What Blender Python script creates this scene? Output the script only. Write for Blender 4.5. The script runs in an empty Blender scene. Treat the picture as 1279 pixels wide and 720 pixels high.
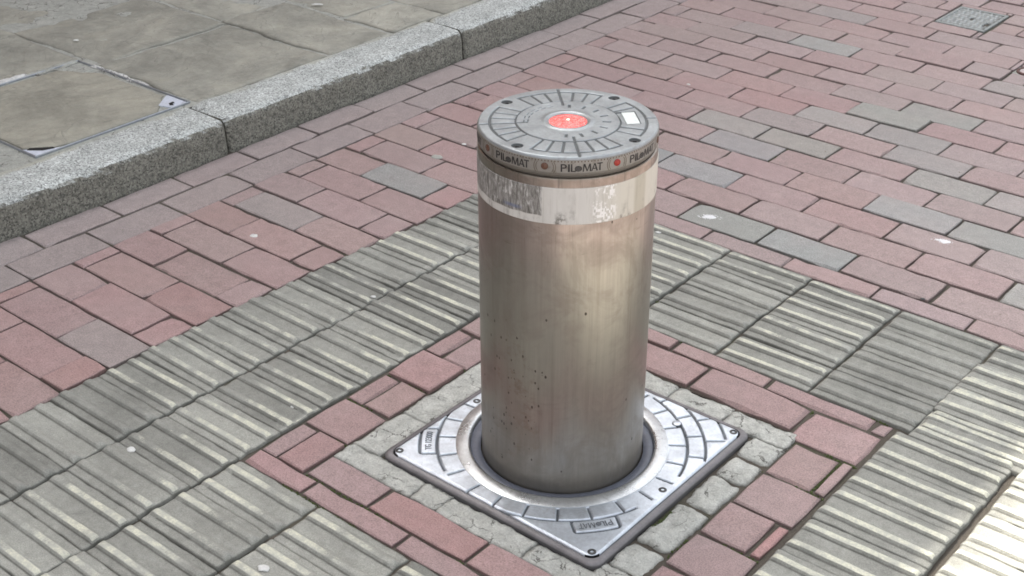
import bpy, math, random
import numpy as np
from mathutils import Vector

# ------------------------------------------------------------------ basics
# World frame: origin on the ground at the bollard's axis, X runs along the long side of the pavers
# (away from the kerb), Y runs along the kerb.  Metres.
rng = np.random.default_rng(7)
random.seed(7)
sc = bpy.context.scene
COL = sc.collection
R = math.radians
PI = math.pi


def link(name, me, mat=None, parent=None):
    o = bpy.data.objects.new(name, me)
    COL.objects.link(o)
    if me is not None and mat is not None:
        me.materials.append(mat)
    if parent is not None:
        o.parent = parent
    return o


def struct(o):
    o['kind'] = 'structure'
    return o


def tag(o, label, cat, group=None, kind=None):
    o['label'] = label
    o['category'] = cat
    if group:
        o['group'] = group
    if kind:
        o['kind'] = kind
    return o


def empty(name, loc=(0, 0, 0)):
    o = bpy.data.objects.new(name, None)
    COL.objects.link(o)
    o.location = loc
    o.empty_display_size = .05
    return o


class MB:
    """collects vertices, faces, a face colour and a vertex float"""
    def __init__(s):
        s.v, s.f, s.c, s.w = [], [], [], []

    def add(s, v, f, col=(1, 1, 1), w=None):
        n = len(s.v)
        s.v.extend(v)
        s.f.extend([tuple(i + n for i in q) for q in f])
        s.c.extend(col if isinstance(col, list) else [col] * len(f))
        s.w.extend(list(w) if w is not None else [0.0] * len(v))

    def mesh(s, name, smooth=False):
        me = bpy.data.meshes.new(name)
        me.from_pydata([tuple(map(float, p)) for p in s.v], [], s.f)
        a = me.attributes.new('tint', 'FLOAT_COLOR', 'FACE')
        a.data.foreach_set('color', np.array([(c[0], c[1], c[2], 1.0) for c in s.c], dtype=np.float32).ravel())
        a = me.attributes.new('wear_shade', 'FLOAT', 'POINT')
        a.data.foreach_set('value', np.array(s.w, dtype=np.float32))
        if smooth:
            me.polygons.foreach_set('use_smooth', [True] * len(me.polygons))
        me.update()
        return me

    def obj(s, name, mat, parent=None, smooth=False):
        return link(name, s.mesh(name, smooth), mat, parent)


# value noise, for geometry only
_T = rng.random((256, 256))


def vnoise(x, y, seed=0):
    x = np.asarray(x, float) + seed * 17.31
    y = np.asarray(y, float) + seed * 9.77
    xi, yi = np.floor(x).astype(int), np.floor(y).astype(int)
    fx, fy = x - xi, y - yi
    fx, fy = fx * fx * (3 - 2 * fx), fy * fy * (3 - 2 * fy)
    g = lambda i, j: _T[i % 256, j % 256]
    return ((g(xi, yi) * (1 - fx) + g(xi + 1, yi) * fx) * (1 - fy)
            + (g(xi, yi + 1) * (1 - fx) + g(xi + 1, yi + 1) * fx) * fy) * 2 - 1


def fbm(x, y, seed=0, o=4):
    r, a, t = 0, 1, 0
    for k in range(o):
        r = r + a * vnoise(x * 2 ** k, y * 2 ** k, seed + k * 3)
        t += a
        a *= .5
    return r / t


def sst(a, b, x):
    t = np.clip((np.asarray(x, float) - a) / (b - a), 0, 1)
    return t * t * (3 - 2 * t)


# ------------------------------------------------------------------ node helpers
class NT:
    def __init__(s, name):
        s.m = bpy.data.materials.new(name)
        s.m.use_nodes = True
        s.t = s.m.node_tree
        s.t.nodes.clear()
        s.out = s.t.nodes.new('ShaderNodeOutputMaterial')
        s.b = s.t.nodes.new('ShaderNodeBsdfPrincipled')
        s.t.links.new(s.b.outputs[0], s.out.inputs[0])
        s.geo = s.t.nodes.new('ShaderNodeNewGeometry')
        s.P = s.geo.outputs['Position']

    def n(s, kind, **kw):
        x = s.t.nodes.new(kind)
        for k, v in kw.items():
            setattr(x, k, v)
        return x

    def put(s, sock, v):
        if isinstance(v, bpy.types.NodeSocket):
            s.t.links.new(v, sock)
        elif isinstance(v, (tuple, list)) and len(v) == 3 and sock.type == 'RGBA':
            sock.default_value = (*v, 1)
        else:
            sock.default_value = v

    def set(s, name, v):
        s.put(s.b.inputs[name], v)

    def math(s, op, a, b=0.0, c=0.0, clamp=False):
        x = s.n('ShaderNodeMath', operation=op, use_clamp=clamp)
        s.put(x.inputs[0], a)
        s.put(x.inputs[1], b)
        s.put(x.inputs[2], c)
        return x.outputs[0]

    def mul(s, a, b): return s.math('MULTIPLY', a, b)
    def add(s, a, b): return s.math('ADD', a, b)

    def scale(s, vec, sx, sy, sz, off=(0, 0, 0)):
        x = s.n('ShaderNodeMapping')
        s.put(x.inputs[0], vec)
        x.inputs['Scale'].default_value = (sx, sy, sz)
        x.inputs['Location'].default_value = off
        return x.outputs[0]

    def noise(s, sc_, det=4, rough=.6, vec=None, dist=0.0, col=False):
        x = s.n('ShaderNodeTexNoise')
        s.put(x.inputs['Vector'], vec if vec is not None else s.P)
        x.inputs['Scale'].default_value = sc_
        x.inputs['Detail'].default_value = det
        x.inputs['Roughness'].default_value = rough
        x.inputs['Distortion'].default_value = dist
        return x.outputs[1 if col else 0]

    def vor(s, sc_, vec=None, feature='F1', out=0, rnd=1.0):
        x = s.n('ShaderNodeTexVoronoi', feature=feature)
        s.put(x.inputs['Vector'], vec if vec is not None else s.P)
        x.inputs['Scale'].default_value = sc_
        x.inputs['Randomness'].default_value = rnd
        return x.outputs[out]

    def ramp(s, v, *stops, interp='LINEAR'):
        x = s.n('ShaderNodeValToRGB')
        x.color_ramp.interpolation = interp
        e = x.color_ramp.elements
        while len(e) < len(stops):
            e.new(.5)
        for el, (p, c) in zip(e, stops):
            el.position = p
            el.color = (*c, 1) if isinstance(c, (tuple, list)) else (c, c, c, 1)
        s.put(x.inputs[0], v)
        return x.outputs[0]

    def range(s, v, a, b, c=0.0, d=1.0):
        x = s.n('ShaderNodeMapRange', clamp=True, interpolation_type='SMOOTHSTEP')
        s.put(x.inputs[0], v)
        for i, q in enumerate((a, b, c, d)):
            x.inputs[1 + i].default_value = q
        return x.outputs[0]

    def mix(s, f, a, b, mode='MIX'):
        x = s.n('ShaderNodeMix', data_type='RGBA', blend_type=mode, clamp_result=False)
        s.put(x.inputs[0], f)
        s.put(x.inputs[6], a)
        s.put(x.inputs[7], b)
        return x.outputs[2]

    def attr(s, name, out='Color'):
        x = s.n('ShaderNodeAttribute')
        x.attribute_name = name
        return x.outputs[out]

    def xyz(s, vec=None):
        x = s.n('ShaderNodeSeparateXYZ')
        s.put(x.inputs[0], vec if vec is not None else s.P)
        return x.outputs

    def bump(s, h, strength=.5, dist=.002, prev=None):
        x = s.n('ShaderNodeBump')
        x.inputs['Strength'].default_value = strength
        x.inputs['Distance'].default_value = dist
        s.put(x.inputs['Height'], h)
        if prev is not None:
            s.put(x.inputs['Normal'], prev)
        return x.outputs[0]


# ------------------------------------------------------------------ materials
def mat_brick(name='paver_clay'):
    t = NT(name)
    c = t.attr('tint')
    n1 = t.noise(5, 3, .6)
    n2 = t.noise(38, 5, .7)
    n3 = t.noise(420, 3, .7)
    c = t.mix(t.range(n1, .38, .72, 0, .26), c, (.345, .280, .265))       # patchy dust film
    c = t.mix(1.0, c, t.ramp(n2, (.25, .80), (.75, 1.17)), 'MULTIPLY')
    c = t.mix(1.0, c, t.ramp(n3, (.28, .58), (.5, 1.0), (.74, 1.42)), 'MULTIPLY')
    sp = t.range(t.vor(330), .10, .20, 1, 0)
    sp2 = t.range(t.noise(90, 2, .6), .55, .66)
    c = t.mix(t.mul(t.mul(sp, sp2), .55), c, (.42, .38, .36))
    dk = t.range(t.noise(150, 4, .75), .63, .75)
    c = t.mix(t.mul(dk, .45), c, (.08, .065, .06))
    st = t.range(t.noise(9, 6, .7, dist=.6), .60, .74)                   # old stains
    c = t.mix(t.mul(st, .30), c, (.12, .10, .095))
    w = t.range(t.attr('wear_shade', 'Fac'), .05, .9)                          # dirt held on the arrises and sides
    c = t.mix(t.mul(w, .62), c, (.070, .058, .050))
    t.set('Base Color', c)
    t.set('Roughness', t.ramp(n2, (.3, .52), (.7, .70)))
    t.set('Specular IOR Level', .55)
    h = t.add(t.mul(n3, .5), t.add(t.mul(t.noise(900, 2, .5), .35), t.mul(n2, .8)))
    t.set('Normal', t.bump(h, .65, .0022))
    return t.m


def mat_tactile():
    t = NT('tactile_concrete')
    c = t.attr('tint')
    rib = t.attr('wear_shade', 'Fac')
    al = t.xyz(c)[2]                                                      # blue channel carries how worn the slab is
    base = t.mix(1.0, (.268, .268, .240), t.xyz(c)[0], 'MULTIPLY')
    n1 = t.noise(7, 4, .6)
    n2 = t.noise(60, 5, .72)
    n3 = t.noise(500, 3, .7)
    streak = t.noise(30, 4, .65, vec=t.scale(t.P, .25, 2.2, 1))
    base = t.mix(1.0, base, t.ramp(n1, (.3, .80), (.7, 1.16)), 'MULTIPLY')
    base = t.mix(1.0, base, t.ramp(n2, (.25, .82), (.75, 1.18)), 'MULTIPLY')
    base = t.mix(1.0, base, t.ramp(n3, (.28, .68), (.74, 1.32)), 'MULTIPLY')
    base = t.mix(t.range(streak, .50, .70, 0, .20), base, (.36, .36, .335))
    base = t.mix(t.range(t.noise(14, 5, .7, dist=.5), .58, .72, 0, .45), base, (.13, .13, .12))
    base = t.mix(t.mul(t.range(t.noise(260, 3, .7), .62, .72), .5), base, (.10, .10, .09))
    # cream aggregate laid bare on the rubbed rib tops and slab ends
    ragged = t.add(t.mul(t.noise(24, 5, .7), .5), t.mul(t.noise(230, 4, .8), .5))
    m = t.math('SUBTRACT', t.add(t.mul(t.range(rib, .45, .95), .55), al), ragged)
    m = t.mul(t.range(m, .16, .38), t.range(rib, .35, .72))
    base = t.mix(t.mul(t.range(rib, .45, .8), t.mul(t.range(n1, .35, .6, .45, .85), t.range(al, .08, .34, .12, 1))), base, (.375, .38, .345))
    cream = t.mix(t.range(t.noise(260, 4, .75), .38, .62), (.47, .465, .385), (.64, .63, .50))
    c2 = t.mix(t.mul(m, t.range(t.noise(42, 5, .75), .36, .60, .25, .92)), base, cream)
    # shadow line painted along one foot of each rib, plus grime down the sides
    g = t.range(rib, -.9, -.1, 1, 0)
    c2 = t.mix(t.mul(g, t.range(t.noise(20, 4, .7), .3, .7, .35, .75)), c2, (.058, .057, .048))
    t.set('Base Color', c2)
    t.set('Roughness', .78)
    t.set('Specular IOR Level', .4)
    h = t.add(t.mul(n2, 1.0), t.add(t.mul(n3, .4), t.mul(streak, .25)))
    t.set('Normal', t.bump(h, .5, .0018))
    return t.m


def mat_granite():
    t = NT('kerb_granite')
    v = t.vor(290, out=1)
    r = t.xyz(v)[0]
    v2 = t.xyz(t.vor(520, out=1))[1]
    c = t.ramp(r, (0, (.17, .175, .168)), (.14, (.26, .268, .258)), (.35, (.37, .39, .375)), (.70, (.49, .515, .495)), (1, (.68, .71, .69)))
    c = t.mix(t.mul(t.range(v2, .82, .9), .6), c, (.75, .77, .75))
    c = t.mix(1.0, c, t.ramp(t.noise(12, 4, .6), (.3, .82), (.7, 1.15)), 'MULTIPLY')
    z = t.xyz()[2]
    nz = t.xyz(t.geo.outputs['True Normal'])[2]
    # road grime and lichen on the road face, its shade painted in with them
    e = t.add(nz, t.mul(t.math('SUBTRACT', t.noise(45, 5, .7), .5), 1.1))
    g = t.range(e, .35, .75, 1, 0)
    gr = t.mix(t.range(t.noise(85, 5, .75), .35, .65), (.075, .070, .054), (.20, .19, .15))
    gr = t.mix(t.mul(t.range(r, .62, .8), .6), gr, (.27, .26, .21))
    gr = t.mix(t.mul(t.range(r, .22, .1), .7), gr, (.03, .028, .022))
    c = t.mix(t.mul(g, .88), c, gr)
    # mortar smeared along the back of the stone
    x = t.xyz()[0]
    xs = t.add(x, t.mul(t.math('SUBTRACT', t.noise(16, 4, .7), .5), .05))
    c = t.mix(t.mul(t.range(xs, -1.545, -1.525, 1, 0), t.range(t.noise(6, 3, .6), .4, .6, .1, .8)), c, (.40, .39, .32))
    t.set('Base Color', c)
    t.set('Roughness', .7)
    h = t.add(t.mul(t.noise(240, 4, .75), 1.0), t.mul(t.noise(60, 3, .6), .8))
    t.set('Normal', t.bump(h, .8, .004))
    return t.m


def mat_flag():
    t = NT('riven_sandstone')
    tint = t.attr('tint')
    vec = t.scale(t.P, 1.0, .8, 1)
    big = t.noise(3.2, 5, .55, vec=vec, dist=.9)
    lay = t.math('FRACT', t.mul(big, 9.0))
    # riven steps: contour lines of a smooth noise
    step = t.math('FLOOR', t.mul(big, 9.0))
    n2 = t.noise(30, 5, .65)
    n3 = t.noise(320, 3, .7)
    c = t.ramp(t.noise(5, 6, .68, dist=.7), (.32, (.225, .222, .192)), (.5, (.312, .306, .264)), (.68, (.395, .382, .326)))
    c = t.mix(1.0, c, tint, 'MULTIPLY')
    c = t.mix(1.0, c, t.ramp(n2, (.25, .84), (.75, 1.15)), 'MULTIPLY')
    c = t.mix(1.0, c, t.ramp(n3, (.25, .88), (.75, 1.12)), 'MULTIPLY')
    c = t.mix(t.mul(t.range(lay, .0, .12, 1, 0), t.range(n2, .42, .60, 0, .5)), c, (.12, .12, .108))
    c = t.mix(t.range(t.noise(7, 6, .7, dist=1.2), .60, .74, 0, .4), c, (.36, .34, .26))
    c = t.mix(t.range(t.noise(5, 5, .7, vec=t.scale(t.P, 1, 1, 1, (4, 9, 2))), .6, .72, 0, .3), c, (.11, .11, .095))
    w = t.range(t.attr('wear_shade', 'Fac'), .05, .9)
    c = t.mix(t.mul(w, .7), c, (.06, .055, .045))
    t.set('Base Color', c)
    t.set('Roughness', .75)
    h = t.add(t.mul(step, .8), t.add(t.mul(n2, 1.0), t.add(t.mul(n3, .25), t.mul(lay, -.5))))
    t.set('Normal', t.bump(h, .9, .006))
    return t.m


def mat_stone(name, a, b, mortar=None):
    t = NT(name)
    n2 = t.noise(45, 5, .7)
    n3 = t.noise(330, 4, .75)
    c = t.mix(t.noise(18, 4, .6), a, b)
    c = t.mix(1.0, c, t.ramp(n2, (.25, .7), (.75, 1.25)), 'MULTIPLY')
    c = t.mix(1.0, c, t.ramp(n3, (.25, .7), (.75, 1.3)), 'MULTIPLY')
    c = t.mix(t.mul(t.range(t.noise(130, 4, .75), .6, .7), .45), c, (.10, .098, .085))
    c = t.mix(t.mul(t.range(t.noise(33, 5, .75), .58, .7), .4), c, (.42, .42, .37))
    ck = t.n('ShaderNodeTexVoronoi', feature='DISTANCE_TO_EDGE')
    t.put(ck.inputs['Vector'], t.mix(.035, t.P, t.noise(28, 4, .7, col=True)))
    ck.inputs['Scale'].default_value = 22
    crack = t.mul(t.range(ck.outputs[0], .035, .005), t.range(t.noise(16, 3, .6), .46, .60))
    c = t.mix(t.mul(crack, .8), c, (.06, .055, .045))
    w = t.range(t.attr('wear_shade', 'Fac'), .05, .9)
    c = t.mix(t.mul(w, .75), c, (.05, .047, .035))
    t.set('Base Color', c)
    t.set('Roughness', .85)
    t.set('Normal', t.bump(t.add(n2, t.mul(n3, .6)), 1.0, .006))
    return t.m


def mat_simple(name, col, rough=.7, metal=0.0, var=.15, sc_=80, bump=.3, spec=.5, dirt=None):
    t = NT(name)
    n = t.noise(sc_, 5, .7)
    c = t.mix(1.0, col, t.ramp(n, (.25, 1 - var), (.75, 1 + var)), 'MULTIPLY')
    if dirt:
        c = t.mix(t.range(t.noise(sc_ * .4, 6, .75), .5, .7, 0, .7), c, dirt)
    t.set('Base Color', c)
    t.set('Roughness', rough)
    t.set('Metallic', metal)
    t.set('Specular IOR Level', spec)
    if bump:
        t.set('Normal', t.bump(n, bump, .001))
    return t.m


def mat_bedding():
    t = NT('joint_grit')
    c = t.mix(t.noise(260, 4, .75), (.055, .047, .039), (.150, .128, .102))
    c = t.mix(t.range(t.noise(6, 4, .6), .5, .7, 0, .6), c, (.05, .058, .022))
    t.set('Base Color', c)
    t.set('Roughness', .95)
    t.set('Normal', t.bump(t.noise(500, 3, .7), 1, .003))
    return t.m


def mat_street_far():
    """outer street surface: same pavers, drawn by a brick texture because they are far outside the laid patch"""
    t = NT('street_pavers')
    b = t.n('ShaderNodeTexBrick')
    t.put(b.inputs['Vector'], t.P)
    b.inputs['Color1'].default_value = (.30, .19, .18, 1)
    b.inputs['Color2'].default_value = (.25, .215, .205, 1)
    b.inputs['Mortar'].default_value = (.03, .026, .02, 1)
    b.inputs['Scale'].default_value = 1
    b.inputs['Mortar Size'].default_value = .003
    b.inputs['Brick Width'].default_value = .203
    b.inputs['Row Height'].default_value = .1003
    c = t.mix(1.0, b.outputs[0], t.ramp(t.noise(2, 5, .6), (.3, .8), (.7, 1.15)), 'MULTIPLY')
    t.set('Base Color', c)
    t.set('Roughness', .8)
    return t.m


def mat_cast(name, col, groove_col, rough=.42, metal=.75, sc_=1.0):
    """weathered cast aluminium; 'wear' is 1 in the grooves where dirt sits"""
    t = NT(name)
    n1 = t.noise(22 * sc_, 5, .65)
    n2 = t.noise(170 * sc_, 5, .75)
    n3 = t.noise(900, 2, .6)
    c = t.mix(1.0, col, t.ramp(n1, (.28, .74), (.72, 1.15)), 'MULTIPLY')
    c = t.mix(1.0, c, t.ramp(n2, (.25, .82), (.75, 1.14)), 'MULTIPLY')
    stain = t.range(t.noise(34 * sc_, 6, .75, dist=.5), .54, .70, 0, .5)
    c = t.mix(stain, c, (.20, .195, .175))
    w = t.range(t.attr('wear_shade', 'Fac'), .15, .8)
    c = t.mix(t.mul(w, .92), c, groove_col)
    t.set('Base Color', c)
    t.set('Metallic', t.math('SUBTRACT', metal, t.add(t.mul(w, metal * .8), t.mul(stain, .5)), clamp=True))
    t.set('Roughness', t.add(t.add(t.mul(n1, .18), t.mul(w, .3)), rough - .08))
    t.set('Normal', t.bump(t.add(t.mul(n2, .7), t.mul(n3, .5)), .28, .0012))
    return t.m


def cyl_coords(t):
    X, Y, Z = t.xyz()
    th = t.math('ARCTAN2', Y, X)
    # around is measured from the side that faces the viewer's left-to-right middle (-52 degrees): no seam in view
    d = t.math('SUBTRACT', th, R(-52.0))
    return t.mul(d, 180 / PI), Z, th


def mat_steel():
    t = NT('brushed_steel')
    ang, Z, th = cyl_coords(t)
    # brushing runs up the shaft
    v = t.n('ShaderNodeCombineXYZ')
    t.put(v.inputs[0], t.mul(th, .1365))
    t.put(v.inputs[1], t.mul(Z, 1.0))
    uv = v.outputs[0]
    fine = t.noise(1.0, 4, .7, vec=t.scale(uv, 900, 14, 1))
    mid = t.noise(1.0, 5, .65, vec=t.scale(uv, 160, 3.5, 1))
    broad = t.noise(1.0, 3, .5, vec=t.scale(uv, 26, 2.2, 1), dist=.3)
    cloud = t.noise(14, 5, .65, dist=.6)
    c = t.mix(broad, (.365, .342, .312), (.50, .468, .425))
    c = t.mix(1.0, c, t.ramp(mid, (.25, .88), (.75, 1.09)), 'MULTIPLY')
    c = t.mix(t.mul(t.range(t.noise(1.0, 4, .65, vec=t.scale(uv, 70, 1.6, 1, (3, 1, 0))), .52, .70), .30), c, (.24, .215, .18))
    c = t.mix(1.0, c, t.ramp(fine, (.25, .90), (.75, 1.09)), 'MULTIPLY')
    # handling film and tea staining
    film = t.range(cloud, .42, .66, 0, .50)
    c = t.mix(film, c, (.22, .19, .155))
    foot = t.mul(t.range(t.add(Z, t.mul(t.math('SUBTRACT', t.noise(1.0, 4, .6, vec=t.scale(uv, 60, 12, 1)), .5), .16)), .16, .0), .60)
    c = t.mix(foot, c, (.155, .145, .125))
    c = t.mix(t.mul(t.range(ang, -14, -46), .42), c, (.20, .185, .16))  # left side darkened in the base colour to imitate its dim reflection
    top = t.mul(t.range(Z, .5446, .5452), t.range(t.noise(60, 5, .7), .30, .62, .35, .8))
    c = t.mix(t.mul(top, .8), c, (.225, .20, .165))
    # drips below the reflective sleeve
    drip = t.mul(t.range(t.noise(1.0, 4, .7, vec=t.scale(uv, 120, 6, 1)), .55, .7), t.range(Z, .40, .487))
    c = t.mix(t.mul(drip, .55), c, (.10, .088, .07))
    scuff = t.mul(t.range(t.noise(1.0, 5, .7, vec=t.scale(uv, 14, 85, 1), dist=1.2), .60, .72), t.range(Z, .36, .44))
    c = t.mix(t.mul(scuff, .45), c, (.13, .115, .095))
    # rust pits, thickest low on the left of the shaft
    zone = t.mul(t.range(t.math('ABSOLUTE', t.add(ang, 36)), 6, 30, 1, 0), t.mul(t.range(Z, .34, .22), t.range(Z, .02, .08)))
    zone = t.mul(zone, 1.0)
    pv = t.n('ShaderNodeTexVoronoi')
    t.put(pv.inputs['Vector'], t.scale(t.mix(.0016, uv, t.noise(1.0, 4, .7, vec=t.scale(uv, 260, 200, 1), col=True)), 1.0, .62, 1))
    pv.inputs['Scale'].default_value = 185
    cell = t.xyz(pv.outputs[1])[0]
    rad = t.mul(t.range(cell, .60, 1.0), .34)
    dens = t.math('LESS_THAN', t.math('SUBTRACT', 1.0, cell), t.add(t.mul(t.mul(zone, t.range(t.noise(30, 3, .6), .36, .56)), .42), .003))
    pit = t.mul(t.range(t.math('SUBTRACT', pv.outputs[0], rad), -.06, .06, 1, 0), dens)
    c = t.mix(t.mul(pit, .95), c, (.032, .020, .013))
    bloom = t.mul(t.range(t.noise(55, 4, .7), .50, .68), zone)
    c = t.mix(t.mul(bloom, .38), c, (.19, .125, .085))
    t.set('Base Color', c)
    t.set('Metallic', t.math('SUBTRACT', 1.0, t.add(t.add(t.mul(film, .3), t.mul(foot, .4)), t.add(t.mul(pit, .9), t.mul(drip, .4))), clamp=True))
    t.set('Roughness', t.add(t.add(t.mul(mid, .10), t.mul(film, .14)), t.add(.28, t.mul(foot, .2))))
    t.set('Anisotropic', .35)
    t.set('Normal', t.bump(t.add(t.mul(fine, .6), t.add(t.mul(mid, .6), t.mul(cloud, .5))), .12, .0008))
    return t.m


def mat_sleeve():
    """worn white reflective tape"""
    t = NT('reflective_tape')
    ang, Z, th = cyl_coords(t)
    v = t.n('ShaderNodeCombineXYZ')
    t.put(v.inputs[0], t.mul(th, .1365))
    t.put(v.inputs[1], Z)
    uv = v.outputs[0]
    c = t.mix(t.noise(1, 4, .6, vec=t.scale(uv, 60, 9, 1)), (.46, .455, .425), (.62, .615, .58))
    c = t.mix(t.mul(t.range(ang, 10, 40), .55), c, (.56, .53, .43))
    c = t.mix(t.mul(t.range(t.noise(1, 5, .7, vec=t.scale(uv, 150, 7, 1)), .52, .68), .4), c, (.33, .32, .28))                       # yellowed on the right
    # torn face on the left: fibre streaks
    left = t.mul(t.range(ang, -15.0, -16.5), t.range(t.add(Z, t.mul(t.noise(40, 2, .5), .006)), .501, .503))
    fib = t.noise(1, 6, .72, vec=t.scale(uv, 230, 48, 1), dist=1.2)
    torn = t.ramp(fib, (.34, (.075, .072, .066)), (.46, (.17, .165, .15)), (.56, (.30, .295, .28)), (.70, (.60, .60, .58)))
    left = t.mul(left, t.range(t.noise(1, 4, .7, vec=t.scale(uv, 90, 60, 1)), .25, .45, .25, 1))
    c = t.mix(left, c, torn)
    blue = t.mul(t.mul(left, t.range(t.math('ABSOLUTE', t.add(ang, 36)), 9, 3)), t.range(t.math('ABSOLUTE', t.math('SUBTRACT', Z, .506)), .004, .001))
    c = t.mix(t.mul(blue, .5), c, (.09, .13, .26))
    # small square cells, some of the prism film gone
    sq = t.n('ShaderNodeTexVoronoi', distance='CHEBYCHEV')
    t.put(sq.inputs['Vector'], t.scale(uv, 1, .5, 1))
    sq.inputs['Scale'].default_value = 430
    sq.inputs['Randomness'].default_value = .1
    rr = t.xyz(sq.outputs[1])[0]
    patch = t.mul(t.range(t.math('ABSOLUTE', t.math('SUBTRACT', ang, 23)), 10, 5), t.range(t.noise(1, 3, .6, vec=t.scale(uv, 75, 45, 1)), .44, .56))
    keep = t.mul(patch, t.math('GREATER_THAN', t.add(t.mul(rr, .7), t.mul(t.noise(1, 3, .6, vec=t.scale(uv, 130, 50, 1)), .5)), .60))
    gone = t.mul(patch, t.math('LESS_THAN', rr, .12))
    c = t.mix(t.mul(keep, .95), c, (.80, .80, .78))
    c = t.mix(t.mul(gone, .22), c, (.30, .295, .28))
    old = t.mul(t.range(t.math('ABSOLUTE', t.math('SUBTRACT', ang, 51)), 7, 4), .45)
    c = t.mix(old, c, (.30, .27, .19))
    grime = t.mul(t.range(t.noise(1, 5, .7, vec=t.scale(uv, 45, 20, 1)), .52, .70), t.range(Z, .515, .492, .25, 1))
    c = t.mix(t.mul(grime, .75), c, (.11, .10, .085))
    spot = t.mul(t.range(t.math('ABSOLUTE', t.add(ang, 4)), 5, 1), t.mul(t.range(Z, .512, .494), t.range(t.noise(150, 4, .7), .4, .6)))
    c = t.mix(t.mul(spot, .8), c, (.05, .045, .035))
    t.set('Base Color', c)
    t.set('Roughness', t.math('SUBTRACT', .5, t.mul(keep, .28)))
    t.set('Metallic', 0.0)
    cellh = t.xyz(sq.outputs[1])[1]
    t.set('Normal', t.bump(t.add(t.mul(fib, t.mul(left, 1.0)), t.mul(t.mul(cellh, patch), 1.0)), .6, .001))
    return t.m


def mat_band():
    t = NT('brand_band_enamel')
    ang, Z, th = cyl_coords(t)
    c = t.mix(t.noise(45, 5, .7), (.21, .205, .188), (.33, .322, .30))
    c = t.mix(t.range(t.noise(90, 5, .75), .52, .68, 0, .6), c, (.11, .095, .07))
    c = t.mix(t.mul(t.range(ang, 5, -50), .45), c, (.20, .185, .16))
    e = t.math('ABSOLUTE', t.math('SUBTRACT', Z, .578))
    c = t.mix(t.mul(t.range(e, .0085, .0105), .55), c, (.10, .09, .07))
    t.set('Base Color', c)
    t.set('Metallic', .25)
    t.set('Roughness', .5)
    t.set('Normal', t.bump(t.noise(220, 4, .7), .3, .001))
    return t.m


def mat_lamp():
    t = NT('red_lamp_lens')
    v = t.n('ShaderNodeTexVoronoi')
    t.put(v.inputs['Vector'], t.P)
    v.inputs['Scale'].default_value = 330
    d = v.outputs[0]
    c = t.mix(t.range(d, .10, .55, 1, 0), (.52, .05, .045), (.95, .24, .22))
    c = t.mix(t.mul(t.range(t.noise(900, 2, .6), .58, .68), .7), c, (1.0, .55, .48))
    t.set('Base Color', t.mix(.5, c, (.6, .05, .05)))
    t.set('Roughness', .18)
    t.set('Emission Color', c)
    t.set('Emission Strength', t.add(t.mul(t.xyz(v.outputs[1])[0], .25), .30))
    t.set('Normal', t.bump(d, .6, .002))
    return t.m


M = {}
M['brick'] = mat_brick()
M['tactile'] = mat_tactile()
M['granite'] = mat_granite()
M['flag'] = mat_flag()
M['sett'] = mat_stone('sett_stone', (.45, .452, .412), (.60, .602, .56))
M['mortar'] = mat_stone('old_mortar', (.33, .335, .30), (.46, .465, .425))
M['bed'] = mat_bedding()
M['far'] = mat_street_far()
M['cast'] = mat_cast('cast_cap', (.34, .365, .375), (.085, .09, .09), .42, .60)
M['plate'] = mat_cast('cast_cover', (.60, .645, .70), (.05, .055, .06), .40, .85, .7)
M['ringmetal'] = mat_cast('cast_ring', (.60, .62, .63), (.08, .08, .08), .28, .85)
M['rim'] = mat_cast('frame_rim', (.20, .19, .195), (.03, .03, .03), .5, .5)
M['gasket'] = mat_simple('gasket_rubber', (.11, .12, .15), .36, 0, .2, 120, .3)
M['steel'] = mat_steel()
M['sleeve'] = mat_sleeve()
M['band'] = mat_band()
M['letter'] = mat_simple('letter_black', (.018, .018, .018), .55, 0, .3, 300, .2)
M['castletter'] = mat_simple('cast_letter', (.16, .175, .195), .5, .5, .2, 300, .2)
M['bracket'] = mat_simple('bracket_brown', (.11, .09, .06), .6, .1, .3, 300, .2)
M['lamp'] = mat_lamp()
M['numplate'] = mat_simple('white_number_plate', (.66, .70, .68), .45, .1, .12, 260, .3, dirt=(.42, .44, .42))
M['screw'] = mat_simple('dark_screw', (.075, .075, .075), .45, .7, .3, 400, .3)
M['redstud'] = mat_simple('red_stud', (.30, .022, .014), .3, 0, .35, 500, .2)
M['brownstud'] = mat_simple('brown_stud', (.11, .055, .035), .45, 0, .4, 500, .2)
M['gum'] = mat_simple('gum_white', (.58, .58, .56), .5, 0, .2, 400, .6)
M['gumgrey'] = mat_simple('gum_grey', (.33, .33, .30), .7, 0, .2, 400, .6)
M['splash'] = mat_simple('splash_white', (.66, .66, .67), .6, 0, .1, 300, .4)
M['galv'] = mat_simple('galvanised_steel', (.34, .365, .40), .42, .6, .2, 60, .3, dirt=(.30, .30, .30))
M['zinc'] = mat_simple('bright_zinc', (.62, .67, .76), .5, .35, .15, 90, .3, dirt=(.40, .42, .45))
M['lime'] = mat_stone('white_lime', (.58, .58, .56), (.74, .74, .72))
M['hole'] = mat_simple('dark_hole', (.006, .006, .006), .9, 0, .1, 50, 0)
M['iron'] = mat_simple('worn_iron', (.28, .30, .295), .48, .55, .3, 90, .5, dirt=(.12, .12, .11))
M['moss'] = mat_simple('moss_green', (.070, .092, .028), .9, 0, .45, 300, .6)
M['facade'] = mat_simple('facade_brick', (.26, .16, .11), .85, 0, .25, 9, .3)
M['facadetrim'] = mat_simple('facade_stone', (.42, .40, .35), .8, 0, .15, 9, .3)
M['glass'] = mat_simple('window_glass', (.04, .05, .06), .06, 0, .1, 3, 0)
M['roof'] = mat_simple('roof_slate', (.09, .09, .10), .7, 0, .2, 14, .3)


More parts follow.
